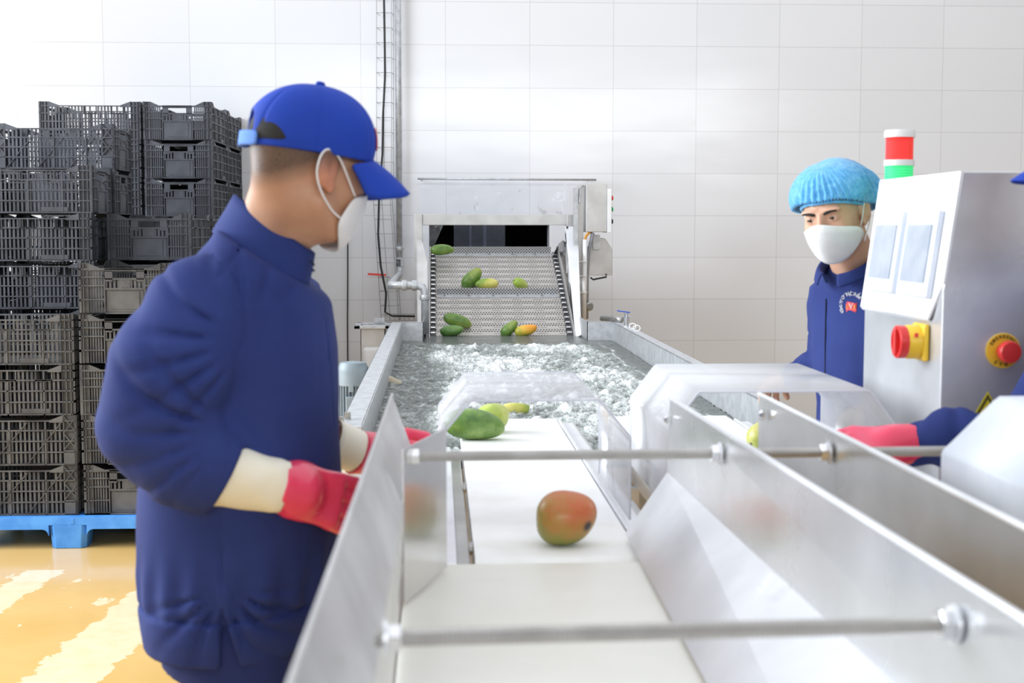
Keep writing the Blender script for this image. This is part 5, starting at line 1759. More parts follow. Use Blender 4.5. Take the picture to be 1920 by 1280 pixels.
def rfolds(P, c, k, amp, r0, r1, seed, a0=0.0, warp=.8, sect=None):
    """creases radiating (in the x-z plane) from a pinch point c"""
    dx = P[:, 0] - c[0]; dz = P[:, 2] - c[2]
    r = np.sqrt(dx * dx + dz * dz)
    a = np.arctan2(dz, dx) + a0
    m = np.clip((r - r0) / .03, 0, 1) * np.exp(-np.maximum(r - r0, 0) ** 2 / (r1 * r1))
    if sect:
        da = np.abs((np.arctan2(dz, dx) - sect[0] + pi) % (2 * pi) - pi)
        m = m * np.clip((sect[1] - da) / .35, 0, 1)
    s = a * k / (2 * pi) + warp * vnoise(P, 4.5, seed) + .18 * vnoise(P, 13, seed + 1)
    w_ = .5 + .5 * np.cos(2 * pi * s)
    lv = .55 + .45 * vnoise(P, 7, seed + 2)
    return amp * m * lv * (w_ ** 3 * 1.6 - .55)


def folds(P, c, rad, dirv, wl, amp, seed, warp=.5):
    """cloth folds round a point: ridges across dirv fading out with distance"""
    dist = np.linalg.norm(P - _arr(c), axis=1)
    m = np.exp(-(dist / rad) ** 2)
    s = P @ _arr(Vector(dirv).normalized()) / wl + warp * vnoise(P, 9, seed) + .35 * vnoise(P, 22, seed + 1)
    w_ = .5 + .5 * np.cos(2 * pi * s)
    return amp * m * (w_ ** 3 * 1.7 - .55)


def trousers(root, hips, knees, ankles, hiptop, F, mat, name='trousers', rads=(.098, .075, .062)):
    def f(P):
        d = None
        for h, k, a in zip(hips, knees, ankles):
            c = chain(P, [(h, rads[0]), (k, rads[1]), (a, rads[2])], .03)
            d = c if d is None else smin(d, c, .03)
        c = stations(P, [(hiptop[2], hiptop[0], hiptop[1], .115, .165), (hiptop[2] - .12, hiptop[0], hiptop[1], .125, .17)], F)
        d = smin(d, c, .05)
        d = d + .004 * vnoise(P, 9, 31) + .002 * vnoise(P, 25, 32)
        return smax(d, ankles[0][2] + .01 - P[:, 2], .01)
    A_ = np.array([list(x) for x in list(hips) + list(knees) + list(ankles) + [hiptop]])
    o = surface(name, f, A_.min(0) - .19, A_.max(0) + .19, .011, mat, root)
    for a in ankles:
        fw = Vector((F[0], F[1], 0))
        def g(P, a=a):
            d = cone(P, Vector(a) + Vector((0, 0, .12)), Vector((a[0], a[1], .05)), .055, .05)
            e = ellip(P, Vector((a[0], a[1], .035)) + fw * .06, (.14, .048, .038), npm(Matrix((fw, Vector((-fw.y, fw.x, 0)), Vector((0, 0, 1)))).transposed()))
            return smax(smin(d, e, .04), .002 - P[:, 2], .004)
        surface('boot', g, (a[0] - .24, a[1] - .24, -.02), (a[0] + .24, a[1] + .24, .25), .010, M_boot, root)
    return o


def eyes_and_brows(root, Hc, R, fh, iris=(.03, .015, .008), frown=0.0):
    for sg in (-1, 1):
        c = Hc + R @ Vector((.0735, sg * .032, .0085))
        g = Hc + R @ Vector((1, 0, 0)) - Hc
        e = MB().lathe([(.0125 * sin(t), -.0125 * cos(t)) for t in np.linspace(0, pi, 15)], c, g, 20).build('eye', mat_plain('eye_white', (.62, .57, .54), .25) if 'eye_white' not in bpy.data.materials else bpy.data.materials['eye_white'], root, smooth=True)
        fx = (R @ Vector((1, -.10, -.02))).normalized()
        MB().lathe([(.0001, .0120), (.0058, .0112), (.0058, .0118), (.0001, .0129)], c, fx, 16).build('iris', mat_plain('iris_brown', iris, .1) if 'iris_brown' not in bpy.data.materials else bpy.data.materials['iris_brown'], e, smooth=True)
        pts = []; rr = []
        for k in range(7):
            t = k / 6
            p = Vector((.095, sg * (.014 + .038 * t), .0225 + .006 * sin(t * 2.4) - .001 * t - (frown * (1 - t))))
            q, n_ = snap(Hc + R @ p, fh, off=.0005)
            pts.append(q); rr.append(.0044 * (1 - .55 * t) * (.7 if k == 0 else 1))
        MB().tube(pts, rr, 8).build('eyebrow', M_hair, root, smooth=True)


def face_mask(root, Hc, R, fh, ridge=.012, narrow=0, sub=2):
    top = [(.022, -.076, -.036), (.056, -.069, -.024), (.090, -.040, -.014), (.120 + ridge * .4, 0, .009)]
    mid = [(.016, -.078, -.058), (.058, -.068, -.056), (.099, -.038, -.050), (.124 + ridge, 0, -.044)]
    lo_ = [(.022, -.072, -.064), (.054, -.058, -.084), (.078, -.030, -.100), (.096 + ridge * .3, 0, -.104)]
    bot = [(.028, -.068, -.070), (.050, -.050, -.096), (.060, -.024, -.114), (.068, 0, -.117)]
    if narrow:
        top = [(.052, -.070, -.034), (.074, -.052, -.026), (.094, -.030, -.020)] + [(.112, 0, -.012)]
        mid = [(.044, -.070, -.050), (.068, -.058, -.054), (.094, -.034, -.054), (.122, 0, -.052)]
        lo_ = [(.034, -.066, -.070), (.056, -.054, -.092), (.078, -.030, -.106), (.094, 0, -.112)]
        bot = [(.030, -.062, -.084), (.046, -.046, -.110), (.060, -.024, -.122), (.066, 0, -.126)]
    rows = []
    for r_ in (top, mid, lo_, bot):
        full = r_ + [(x, -y, z) for x, y, z in r_[-2::-1]]
        out = []
        for p in full:
            q = Hc + R @ Vector(p)
            v = fh(np.array([tuple(q)]))[0]
            if v < .008: q, _ = snap(q, fh, off=.008)
            out.append(q)
        rows.append(out)
    mk = loftmesh('face_mask', rows, M_mask, root, th=.0022, sub=sub)
    for sg in (-1, 1):
        P_ = ([(.054, .070, -.034), (.030, .078, -.004), (.008, .084, .024)] if narrow else [(.020, .0745, -.036), (.010, .082, -.006), (-.004, .086, .026)]) + [(-.018, .088, .034), (-.030, .088, .018), (-.032, .086, -.012), (-.016, .082, -.040)] + ([(.012, .074, -.066), (.034, .067, -.074)] if narrow else [(.006, .078, -.062), (.016, .075, -.076)])
        P_x = [(.020, .0745, -.036), (.010, .082, -.006), (-.004, .086, .026), (-.018, .088, .034), (-.030, .088, .018), (-.032, .086, -.012), (-.016, .082, -.040), (.006, .078, -.062), (.016, .075, -.076)]
        pts = []
        for p in P_:
            q = Hc + R @ Vector((p[0], sg * p[1], p[2]))
            v = fh(np.array([tuple(q)]))[0]
            if v < .002: q, _ = snap(q, fh, off=.002)
            pts.append(q)
        # smooth the path
        sm = []
        for i in range(len(pts) - 1):
            for k in range(4): sm.append(pts[i].lerp(pts[i + 1], k / 4))
        sm.append(pts[-1])
        for _ in range(3): sm = [sm[0]] + [(sm[i - 1] + sm[i] * 2 + sm[i + 1]) / 4 for i in range(1, len(sm) - 1)] + [sm[-1]]
        MB().tube(sm, .0017, 8).build('ear_loop', M_mask, mk, smooth=True)
    return mk


def collar(root, C, axis, fwd, rows_rz, mat, gap=0.0, n=40, point=0.0, ell=1.0):
    """rows_rz: (radius, height) from seam to free edge; gap half-angle left open at the front"""
    ax = Vector(axis).normalized(); f = Vector(fwd); f = (f - ax * f.dot(ax)).normalized(); s = ax.cross(f)
    rows = []
    for r_, h in rows_rz:
        row = []
        for i in range(n + 1):
            t = gap + (2 * pi - 2 * gap) * i / n
            w_ = max(0, cos(t)) ** 6
            rr = r_ * (1 + point * w_ * (1 if h < 0 or r_ > .08 else 0))
            row.append(C + f * rr * cos(t) + s * rr * sin(t) * ell + ax * (h - (point * .10 * w_ if h <= 0.001 and r_ > .08 else 0)))
        rows.append(row)
    return loftmesh('collar', rows, mat, root, th=.003, sub=1)


# ------------------------------------------------------------------ worker 1 (left, cap)
def worker_cap():
    F = (cos(radians(-12)), sin(radians(-12)))
    Yc = 2.42
    root = empty('person', (Q(440, 1000, Yc).x, Yc, 0), 'worker at left in blue jacket, royal blue cap, white mask and red gloves, looking away', 'person')
    st = []
    for py, xl, xr, b in ((1232, 288, 606, .185), (1150, 272, 622, .20), (1050, 260, 642, .205), (950, 258, 652, .205), (850, 262, 648, .205), (750, 282, 642, .21), (650, 310, 632, .215), (570, 345, 616, .215), (510, 378, 598, .195), (465, 405, 584, .150), (425, 430, 572, .105)):
        c = Q((xl + xr) / 2, py, Yc)
        a = (xr - xl) / 2 / FPX * Yc
        a = sqrt(max(a * a - (b * .2) ** 2, .002))
        st.append((c.z, c.x, c.y, a, b))
    sh = Q(374, 578, 2.25); mid = Q(322, 690, 2.205); el = Q(291, 792, 2.20); fa = Q(352, 858, 2.20); cf = Q(418, 893, 2.21)
    shf = Q(525, 560, 2.66); elf = Q(520, 780, 2.74); wf = Q(655, 838, 2.72)
    nb = Q(505, 470, 2.42)
    hemz = Q(400, 1228, 2.3).z; bandz = Q(400, 1147, 2.3).z

    def jf(P, detail=True):
        d = stations(P, st, F)
        d = smin(d, cone(P, nb, sh + Vector((.01, .02, .028)), .070, .052), .05)
        d = smin(d, cone(P, nb, shf, .070, .07), .05)
        d = smin(d, chain(P, [(shf, .082), (elf, .07), (wf - Vector((.09, 0, 0)), .055)], .03), .04)
        arm = chain(P, [(sh, .088), (mid, .090), (el, .079), (fa, .068), (cf, .056)], .035)
        if detail:
            ax = (cf - fa).normalized()
            arm = arm + rfolds(P, Q(445, 815, 2.2), 20, .0165, .045, .13, 3, sect=(pi * .98, 1.0))
            arm = arm + rfolds(P, Q(470, 640, 2.2), 17, .0150, .05, .12, 7, sect=(pi * 1.02, 1.1))
            arm = arm + folds(P, fa, .07, (.85, 0, .30), .038, .0035, 9, .4)
            arm = smax(arm, (P - _arr(cf)) @ _arr(ax), .004)
            arm = smax(arm, -cone(P, cf - ax * .028, cf + ax * .1, .046, .050), .004)
        d = smin(d, arm, .022)
        if detail:
            u = (P[:, 0] - st[0][1]) * F[0] + (P[:, 1] - st[0][2]) * F[1]; v = -(P[:, 0] - st[0][1]) * F[1] + (P[:, 1] - st[0][2]) * F[0]
            ang = np.arctan2(v, u)
            # gathers above the waistband
            g = np.exp(-((P[:, 2] - (bandz + .035)) / .055) ** 2) * (P[:, 2] > bandz)
            d = d + g * .0055 * np.sin(ang * 22 + 3 * vnoise(P, 6, 12)) * (.5 + .5 * vnoise(P, 4, 13))
            d = d - .004 * (P[:, 2] < bandz) * (P[:, 2] > hemz - .01) + .0035 * np.exp(-((P[:, 2] - bandz - .003) / .005) ** 2)
            lowp = np.exp(-((P[:, 2] - 1.0) / .25) ** 2)
            d = d + .010 * vnoise(P * np.array([1, 1, .55]), 5, 21) + .0025 * vnoise(P * np.array([1, 1, .5]), 11, 22)
            d = d + lowp * .006 * (1 - 2 * np.abs(vnoise(P * np.array([.8, .8, .35]), 9, 25)) ** .6) * .6
            # shoulder creases running to the arm
            d = d + rfolds(P, Q(470, 640, 2.2), 16, .0085, .06, .10, 15, sect=(pi * .45, .9))
            d = d + rfolds(P, Q(415, 1105, 2.2), 18, .0095, .03, .10, 17, sect=(-pi * .5, 1.5))
            d = smax(d, hemz - P[:, 2], .004)
        cp = Q(488, 476, 2.42)
        d = smax(d, (P - _arr(cp)) @ _arr(Vector((.54, .03, .84)).normalized()), .012)
        return d

    def jf2(P):
        d = jf(P)
        for pts, r_ in grooves:
            g = None
            for a, b in zip(pts[:-1], pts[1:]):
                c = cone(P, a, b, r_, r_)
                g = c if g is None else np.minimum(g, c)
            d = smax(d, -g, .0025)
        # open vent at the side of the waistband
        w1 = Q(413, 1120, 2.16); 
        vent = cone(P * np.array([1, .35, 1]), Vector((vx_ - .008, vy_ * .35, bandz + .03)), Vector((vx_ + .004, vy_ * .35, hemz - .01)), .002, .018)
        d = smax(d, -vent, .003)
        return d
    grooves = []
    for path, r_ in ((((470, 437), (440, 480), (410, 518)), .0032), (((398, 478), (432, 500), (455, 545), (462, 600), (456, 650)), .0036), (((408, 960), (412, 1040), (416, 1110)), .0042),
                     (((455, 1228), (450, 1160), (436, 1110), (425, 1080)), .003), (((612, 600), (622, 700), (628, 800)), .003)):
        pts = []
        dense = []
        for (a, b), (c, d_) in zip(path[:-1], path[1:]):
            for k in range(4): dense.append((a + (c - a) * k / 4, b + (d_ - b) * k / 4))
        dense.append(path[-1])
        for x, y in dense:
            p, n_ = march(x, y, lambda P: jf(P, True), 2.0, 2.9); pts.append(p)
        grooves.append((pts, r_))
    pv, _ = march(424, 1180, lambda P: jf(P, True), 2.0, 2.9)
    vx_, vy_ = pv.x, pv.y
    lo = (-.66, 1.98, hemz - .03); hi = (-.10, 2.98, 1.60)
    surface('jacket', jf2, lo, hi, .0062, M_navy, root)

    # head
    Hc = Q(580, 322, 2.37)
    R = frame_of(radians(33), radians(9), radians(0))
    Rn = npm(R)
    RC = frame_of(radians(15), radians(8), radians(0)); RCn = npm(RC)
    nk0 = Hc + R @ Vector((-.022, 0, -.05)); nk1 = Q(508, 478, 2.43)

    def bodyf(P):
        d = head_local((P - _arr(Hc)) @ Rn)
        nk = cone(P, nk0, nk1, .056, .056)
        nk = smin(nk, cone(P, Hc + R @ Vector((-.060, 0, -.02)), Q(480, 440, 2.43), .034, .034), .03)
        d = smin(d, nk, .03)
        t = stations(P, [(z, x, y, a * .82, b * .80) for z, x, y, a, b in st], F)
        t = smin(t, chain(P, [(sh, .055), (el, .045), (Q(500, 907, 2.235), .028)], .03), .03)
        t = smin(t, chain(P, [(shf, .05), (elf, .045), (wf, .028)], .03), .03)
        t = smax(t, P[:, 2] - Q(480, 560, 2.42).z, .01)
        return smin(d, t, .015)

    def hairattr(V):
        q = (V - _arr(Hc)) @ Rn
        # close-cropped hair fades out below and behind the ear
        lim = -.010 - .040 * np.clip((-q[:, 0] - .01) / .08, 0, 1)
        z = np.clip((q[:, 2] - lim) / .035, 0, 1)
        back = np.clip((.030 - q[:, 0]) / .02, 0, 1)
        return z * back * .9
    surface('body', bodyf, (-.62, 2.0, .7), (0.02, 2.95, 1.66), .0045, M_skin1, root, attr={'hair': hairattr, 'flush': lambda V: np.clip((np.abs(((V - _arr(Hc)) @ Rn)[:, 1]) - .073) / .008, 0, 1) * (V[:, 2] > Hc.z - .05) * .5})
    fh = bodyf

    # hair seen through the gap at the back of the cap
    def hairf(P):
        q = (P - _arr(Hc)) @ Rn
        d = ellip(q, (-.014, 0, .040), (.1015, .079, .0915))
        d = smax(d, q[:, 0] + .045, .01)
        return smax(d, .034 - q[:, 2] + 0 * q[:, 0], .004)
    surface('hair', hairf, Hc - Vector((.16, .16, .16)), Hc + Vector((.16, .16, .16)), .004, M_hair, root)
    eyes_and_brows(root, Hc, R, fh)
    face_mask(root, Hc, R, fh, narrow=1)

    # cap
    HR, HRn = R, Rn; R, Rn = RC, RCn
    cap = empty('cap', Hc + Vector((0, 0, .05)), None); attach(cap, root)

    def capf(P):
        q = (P - _arr(Hc)) @ Rn
        d = ellip(q, (-.009, 0, .046), (.1085, .087, .098))
        d = smin(d, ellip(q, (.030, 0, .060), (.066, .070, .070)), .03)
        # seams of the panels
        a = np.arctan2(q[:, 1], q[:, 0] + .005)
        for k in (30, 90, 150, -30, -90, -150):
            d = d + .0014 * np.exp(-((np.degrees(a) - k) / 2.0) ** 2)
        sh_ = smax(d - .0016, -(d + .0065), .001)
        cut = (.028 - .00 * q[:, 0]) - q[:, 2]
        sh_ = smax(sh_, cut, .001)
        op = ellip(q, (-.118, 0, .046), (.060, .040, .044))
        op = smax(op, .020 - q[:, 2], .001)
        return smax(sh_, -op, .001)
    surface('crown', capf, Hc - Vector((.16, .16, .02)), Hc + Vector((.16, .16, .19)), .0026, M_capblue, cap)
    LW = lambda x, y, z: Hc + R @ Vector((x, y, z))
    rows = []
    for j in range(6):
        t = j / 5
        row = []
        for i in range(13):
            u = -1 + 2 * i / 12
            x0 = .040 + .062 * sqrt(max(0, 1 - (u * .98) ** 2)) ; y0 = u * .073
            x = x0 + t * .070 * (1 - .50 * abs(u) ** 4)
            y = y0 * (1 + .02 * t)
            z = .031 - .014 * u * u - t * (.030 + .016 * t) - .006 * u * u * t
            row.append(LW(x, y, z))
        rows.append(row)
    loftmesh('brim', rows, M_capblue, cap, th=.006, sub=1)
    MB().lathe([(.008, 0), (.0085, .003), (.006, .006), (.0, .007)], LW(.000, 0, .146), R @ Vector((.05, 0, 1)), 14).build('button', M_capblue, cap, smooth=True)
    rows = [[LW(-.009 + .1115 * -cos(t), .090 * sin(t), z) for t in np.linspace(-.62, .62, 12)] for z in (.026, .038, .050)]
    loftmesh('strap', rows, M_capstrap, cap, th=.003, sub=1)
    fp, fn = snap(LW(.102, .0, .075), capf, off=.0)
    rows = [[LW(.101 + .0 - .35 * y * y / .1 - (z - .06) * .25 + .004, y, z) for y in np.linspace(-.028, .028, 6)] for z in np.linspace(.052, .088, 5)]
    rows = [[snap(p, lambda P: smin(ellip((P - _arr(Hc)) @ Rn, (-.009, 0, .046), (.1085, .087, .098)), ellip((P - _arr(Hc)) @ Rn, (.030, 0, .060), (.066, .070, .070)), .03), off=.003)[0] for p in r_] for r_ in rows]
    loftmesh('front_emblem', rows, mat_plain('emblem_red', (.7, .05, .06), .6), cap, th=.001, sub=0)

    # stand collar with zip pull
    cc = Q(513, 441, 2.42)
    cax = Vector((.60, .04, .80)).normalized(); cf_ = Vector((.80, -.02, -.60)).normalized(); cs_ = cax.cross(cf_)
    rows = []
    for k, (xa, ya, xb, yb, ex) in enumerate(((402, 436, 574, 540, .98), (408, 424, 577, 528, .97), (425, 398, 583, 503, .96), (443, 366, 587, 474, .95))):
        pa, pb = Q(xa, ya, 2.44), Q(xb, yb, 2.40); ce = (pa + pb) / 2; rx = (pb - pa) / 2
        rows.append([ce + rx * cos(2 * pi * i / 40) + cs_ * rx.length * ex * sin(2 * pi * i / 40) for i in range(40)])
    loftmesh('collar', rows, M_navy, root, closed=True, th=.004, sub=1)
    MB().bar(Q(583, 488, 2.36), Q(589, 498, 2.36), .006, .004).build('zip_pull', M_navy_d, root)
    MB().bar(Q(584, 505, 2.36), Q(590, 508, 2.36), .006, .004).build('zip_tab', M_navy_d, root)
    # sleeve hollow seen at the cuff
    # gloves
    gl = empty('glove', Q(470, 900, 2.22), None); attach(gl, root)
    a0 = Q(406, 885, 2.21); a1 = Q(530, 914, 2.245)
    ax = (a1 - a0).normalized(); nx = ax.orthogonal().normalized(); ny = ax.cross(nx)
    rows = []
    n = 56
    for j, t in enumerate((0.0, .02, .2, .45, .7, .88, .93, 1.0)):
        r_ = .0540 - .0130 * t + (.002 if j in (1,) else 0) + (.0022 if t in (.88,) else 0)
        row = []
        for i in range(n):
            a = 2 * pi * i / n
            sc = .0022 * cos(a * 22) if t == 0 else 0
            wob = 1 + .05 * sin(3 * a + 5 * t) * t + .03 * sin(5 * a - 9 * t)
            row.append(a0.lerp(a1, t) + (nx * cos(a) + ny * sin(a)) * r_ * wob + ax * sc * 1.2)
        rows.append(row)
    loftmesh('glove_cuff', rows, M_gcuff, gl, closed=True, th=-.002, sub=1)
    d_ = Vector((.68, .52, -.30)); n_ = Vector((-.46, -.76, .34)); s_ = Vector((0, 0, 1))

    def gf(P):
        d = hand_sdf(P, a1 + ax * .004, d_, n_, s_, curl=(.26, .36, .30), k=1.16, spread=.03, thumb=(.8, .2, -.6), fr=1.13)
        d = smin(d, cone(P, a1 - ax * .012, a1 + ax * .03, .039, .036), .02)
        d = smax(d, -((P - _arr(a1 - ax * .006)) @ _arr(ax)), .002)
        return d + .001 * vnoise(P, 40, 2)
    surface('glove_hand', gf, a1 - Vector((.08, .12, .17)), a1 + Vector((.24, .22, .12)), .003, M_glove, gl)
    # far glove
    g2 = empty('glove', Q(660, 840, 2.72), None); attach(g2, root)
    b0 = Q(618, 826, 2.68); b1 = Q(672, 848, 2.71)
    ax2 = (b1 - b0).normalized(); nx2 = ax2.orthogonal().normalized(); ny2 = ax2.cross(nx2)
    rows = [[b0.lerp(b1, t) + (nx2 * cos(2 * pi * i / 32) + ny2 * sin(2 * pi * i / 32)) * (.046 - .004 * t) for i in range(32)] for t in (0, .3, .6, 1)]
    loftmesh('glove_cuff', rows, M_gcuff, g2, closed=True, th=-.002, sub=1)

    def gf2(P):
        d = hand_sdf(P, b1, (.62, .45, .18), (-.5, -.1, .85), (.45, -.8, .2), curl=(.55, .6, .4), k=1.12, fr=1.1)
        d = smin(d, cone(P, b1 - ax2 * .008, b1 + ax2 * .03, .041, .036), .02)
        return smax(d, -((P - _arr(b1 - ax2 * .006)) @ _arr(ax2)), .002)
    surface('glove_hand', gf2, b1 - Vector((.12, .16, .16)), b1 + Vector((.22, .22, .16)), .0035, M_glove, g2)
    hx, hy = Q(447, 1200, Yc).x, Yc
    trousers(root, [(hx + .01, hy - .09, .80), (hx + .01, hy + .10, .80)], [(hx + .05, hy - .10, .46), (hx + .03, hy + .12, .46)], [(hx + .03, hy - .10, .09), (hx - .02, hy + .14, .09)], (hx, hy, .86), F, M_navytr)


# ------------------------------------------------------------------ worker 2 (hairnet)
def worker_net():
    Fa = radians(-148); F = (cos(Fa), sin(Fa))
    Yc = 3.49
    root = empty('person', (Q(1645, 600, Yc).x, Yc, 0), 'worker in light blue hairnet and white mask behind the control cabinet, facing the camera', 'person')
    st = []
    for py, px, a, b in ((860, 1664, .150, .19), (760, 1662, .150, .19), (690, 1660, .155, .20), (620, 1657, .150, .20), (570, 1650, .140, .20), (540, 1636, .12, .18), (520, 1622, .085, .11)):
        c = Q(px, py, Yc); st.append((c.z, c.x, c.y, a, b))
    rt = Vector((F[1], -F[0], 0))          # his own right
    ctr = Q(1662, 566, Yc)
    shR = ctr + rt * .170 + Vector((0, 0, -.02)); shL = ctr - rt * .185 + Vector((0, 0, -.02))
    elR = Q(1560, 672, 3.65); wrR = Q(1492, 706, 3.70)
    elL = Q(1700, 720, 3.30); wrL = Q(1652, 770, 3.28)
    nb = Q(1612, 522, Yc - .02)

    def jf(P, detail=True):
        d = stations(P, st, F)
        d = smin(d, cone(P, nb, shR, .06, .06), .05); d = smin(d, cone(P, nb, shL, .06, .06), .05)
        arm = chain(P, [(shR, .064), (shR.lerp(elR, .5), .058), (elR, .056), (wrR, .044)], .03)
        arm2 = chain(P, [(shL, .075), (elL, .062), (wrL, .042)], .03)
        if detail:
            arm = arm + folds(P, elR, .10, (.5, 0, .8), .035, .006, 41, .7)
        d = smin(d, arm, .03); d = smin(d, arm2, .03)
        if detail:
            d = d + .008 * vnoise(P * np.array([1, 1, .4]), 8, 42) + .004 * vnoise(P * np.array([1, 1, .35]), 19, 43)
            d = smax(d, .80 - P[:, 2], .004)
            d = smax(d, -(cone(P, Q(1562, 478, 3.36), Q(1556, 528, 3.31), .05, .02)), .006)
        return d
    A_ = np.array([list(p) for p in (shR, shL, elR, wrR, elL, wrL)])
    surface('jacket', jf, (A_[:, 0].min() - .08, A_[:, 1].min() - .12, .78), (A_[:, 0].max() + .12, A_[:, 1].max() + .12, 1.50), .0075, M_navy, root)
    Hc = Q(1566, 403, 3.38)
    R = frame_of(radians(-130), radians(14), radians(7)); Rn = npm(R) / .92; R = R * .92
    hd = (Vector((-.62, -.30, -.15)), Vector((-.35, -.55, .75)), Vector((-.45, -.85, 0)))

    def bodyf(P):
        d = head_local((P - _arr(Hc)) @ Rn)
        d = smin(d, cone(P, Hc + R @ Vector((-.02, 0, -.05)), nb, .054, .060), .03)
        t = stations(P, [(z, x, y, a * .8, b * .8) for z, x, y, a, b in st], F)
        t = smin(t, chain(P, [(shL, .05), (elL, .04), (wrL, .027)], .02), .03)
        t = smin(t, chain(P, [(shR, .05), (elR, .04), (wrR, .027)], .02), .03)
        t = smin(t, hand_sdf(P, wrL, hd[0], hd[1], hd[2], k=.95), .01)
        t = smin(t, hand_sdf(P, wrR, (-.35, .9, -.25), (-.1, .2, .95), (.3, -.9, 0), k=.95), .01)
        return smin(d, t, .015)

    def hairattr(V):
        q = (V - _arr(Hc)) @ Rn
        z = np.clip((q[:, 2] - (.062 - .35 * np.clip(.07 - q[:, 0], 0, .2))) / .012, 0, 1)
        side = np.clip((q[:, 2] + .01) / .02, 0, 1) * np.clip((.02 - q[:, 0]) / .02, 0, 1)
        ear = (np.abs(q[:, 1]) > .0755)
        return np.clip(z + side, 0, 1) * (~ear)
    surface('body', bodyf, (A_[:, 0].min() - .14, 2.95, .82), (A_[:, 0].max() + .1, 3.85, 1.66), .0033, M_skin2, root, attr={'hair': hairattr})
    eyes_and_brows(root, Hc, R, bodyf, frown=.001)
    face_mask(root, Hc, R, bodyf, ridge=.018, sub=1)
    # hairnet
    m, nt, b = newmat('hairnet_fabric'); L = nt.links
    n = noise_tex(nt, 90, 4, .65); r = ramp(nt, n.outputs[0], [(.35, (.05, .36, .74)), (.65, (.18, .56, .90))])
    L.new(r.outputs[0], b.inputs['Base Color']); b.inputs['Roughness'].default_value = .55
    b.inputs['Alpha'].default_value = .86; b.inputs['Sheen Weight'].default_value = .3
    b.inputs['Transmission Weight'].default_value = 0

    def netf(P):
        q = (P - _arr(Hc)) @ Rn
        a = np.arctan2(q[:, 1], q[:, 0])
        d = ellip(q, (-.028, -.006, .062), (.122, .106, .080))
        d = smin(d, ellip(q, (-.030, -.058, .035), (.085, .062, .062)), .04)
        d = smin(d, ellip(q, (-.085, .030, .020), (.060, .060, .062)), .04)
        d = smin(d, ellip(q, (.0, 0, .042), (.096, .083, .05)), .02)
        d = smin(d, ellip(q, (-.075, .062, .018), (.052, .046, .058)), .03)
        band = np.exp(-((q[:, 2] - (.055 + .45 * np.minimum(q[:, 0] - .09, 0) * .9)) / .03) ** 2)
        wv = np.sin(a * 34 + 4 * vnoise(q, 9, 3) + q[:, 2] * 30) * np.exp(-((q[:, 2] - .075) / .045) ** 2)
        d = d + .0034 * wv * (.6 + .4 * vnoise(q, 12, 5)) + .006 * vnoise(q, 15, 6) + .0016 * vnoise(q, 55, 7)
        cut = (.057 + .38 * np.minimum(q[:, 0] - .085, 0)) - q[:, 2] + .003 * np.sin(a * 70)
        sh_ = smax(d - .0016, -(d + .0060), .001)
        return smax(sh_, cut, .002)
    surface('hairnet', netf, Hc - Vector((.22, .22, .10)), Hc + Vector((.22, .22, .20)), .0028, m, root)
    # rolled elastic edge
    pts = []
    for t in np.linspace(0, 2 * pi, 60, endpoint=False):
        x = .094 * cos(t) - .004; y = .082 * sin(t)
        z = .052 + .38 * min(x - .085, 0)
        p, _ = snap(Hc + R @ Vector((x, y, z)), lambda P: ellip((P - _arr(Hc)) @ Rn, (-.012, 0, .038), (.097, .075, .088)), it=3, off=.003)
        p = Hc + R @ Vector((x, y, z)) * 1.0
        pts.append(p)
    pts.append(pts[0])
    MB().tube(pts, [.0042 + .0010 * sin(i * 2.3) for i in range(len(pts))], 8, cap=False).build('elastic_edge', m, root, smooth=True)
    # collar and lapels
    cc = Q(1594, 508, 3.44)
    collar(root, cc, (-.42, -.30, .85), (F[0], F[1], -.4), [(.068, .0), (.066, .030), (.072, .033), (.081, .020), (.087, .008)], M_navy, .34, point=.12)
    fp = [march(x, y, jf, 3.1, 3.8)[0] for x, y in ((1548, 560), (1547, 600), (1546, 650), (1546, 700), (1547, 740))]
    MB().tube([p + Vector((0, -.002, 0)) for p in fp], .0022, 6).build('zip', M_navy_d, root)
    # chest badge
    c, nn = march(1596, 574, jf, 3.1, 3.8)
    nn = Vector((nn.x, nn.y, nn.z * .3)).normalized()

    def snapper(VL, off):
        A2 = np.array(VL, float)
        for _ in range(5):
            v = jf(A2) - off
            g = np.stack([jf(A2 + np.eye(3)[i] * .001) - jf(A2 - np.eye(3)[i] * .001) for i in range(3)], 1) / .002
            den = np.minimum(g @ np.array(tuple(nn)), -.0) if False else (g @ np.array(tuple(nn)))
            A2 = A2 - (v / np.maximum(den, .3))[:, None] * np.array(tuple(nn))
        return [tuple(q) for q in A2]
    globals()['SNAP_F'] = snapper
    up = (Vector((0, 0, 1)) - nn * nn.z).normalized(); rr = up.cross(nn)
    bd = empty('badge', c, None); attach(bd, root)
    M_let = mat_plain('white_print', (.85, .85, .87), .6)
    arc_text('CÔNG TY CP THỰC PHẨM', c, .031, radians(207), radians(48), .0125, M_let, bd, (rr, up, nn), True, 'lettering', .013)
    c2 = c - up * .001
    poly = [(-.016, .006), (-.012, .0125), (.010, .009), (.016, .011), (.015, -.010), (.012, -.014), (.0, -.009), (-.010, -.009), (-.0145, -.014), (-.016, -.004)]
    MB().plate([c2 + rr * x + up * y + nn * .0125 for x, y in poly], .001, nn).build('logo_field', mat_plain('badge_red', (.80, .06, .07), .6), bd)
    Rt = Matrix((rr, up, nn)).transposed()
    text_obj('V', .020, M_let, bd, c2 + nn * .014 + up * .001, Rt, 'logo_letter')
    My = mat_plain('badge_yellow', (.85, .62, .05), .6)
    text_obj('U', .012, My, bd, c2 + nn * .014 - rr * .0105 - up * .001, Rt, 'logo_letter')
    text_obj('E', .012, My, bd, c2 + nn * .014 + rr * .0105 - up * .001, Rt, 'logo_letter')
    globals()['SNAP_F'] = None
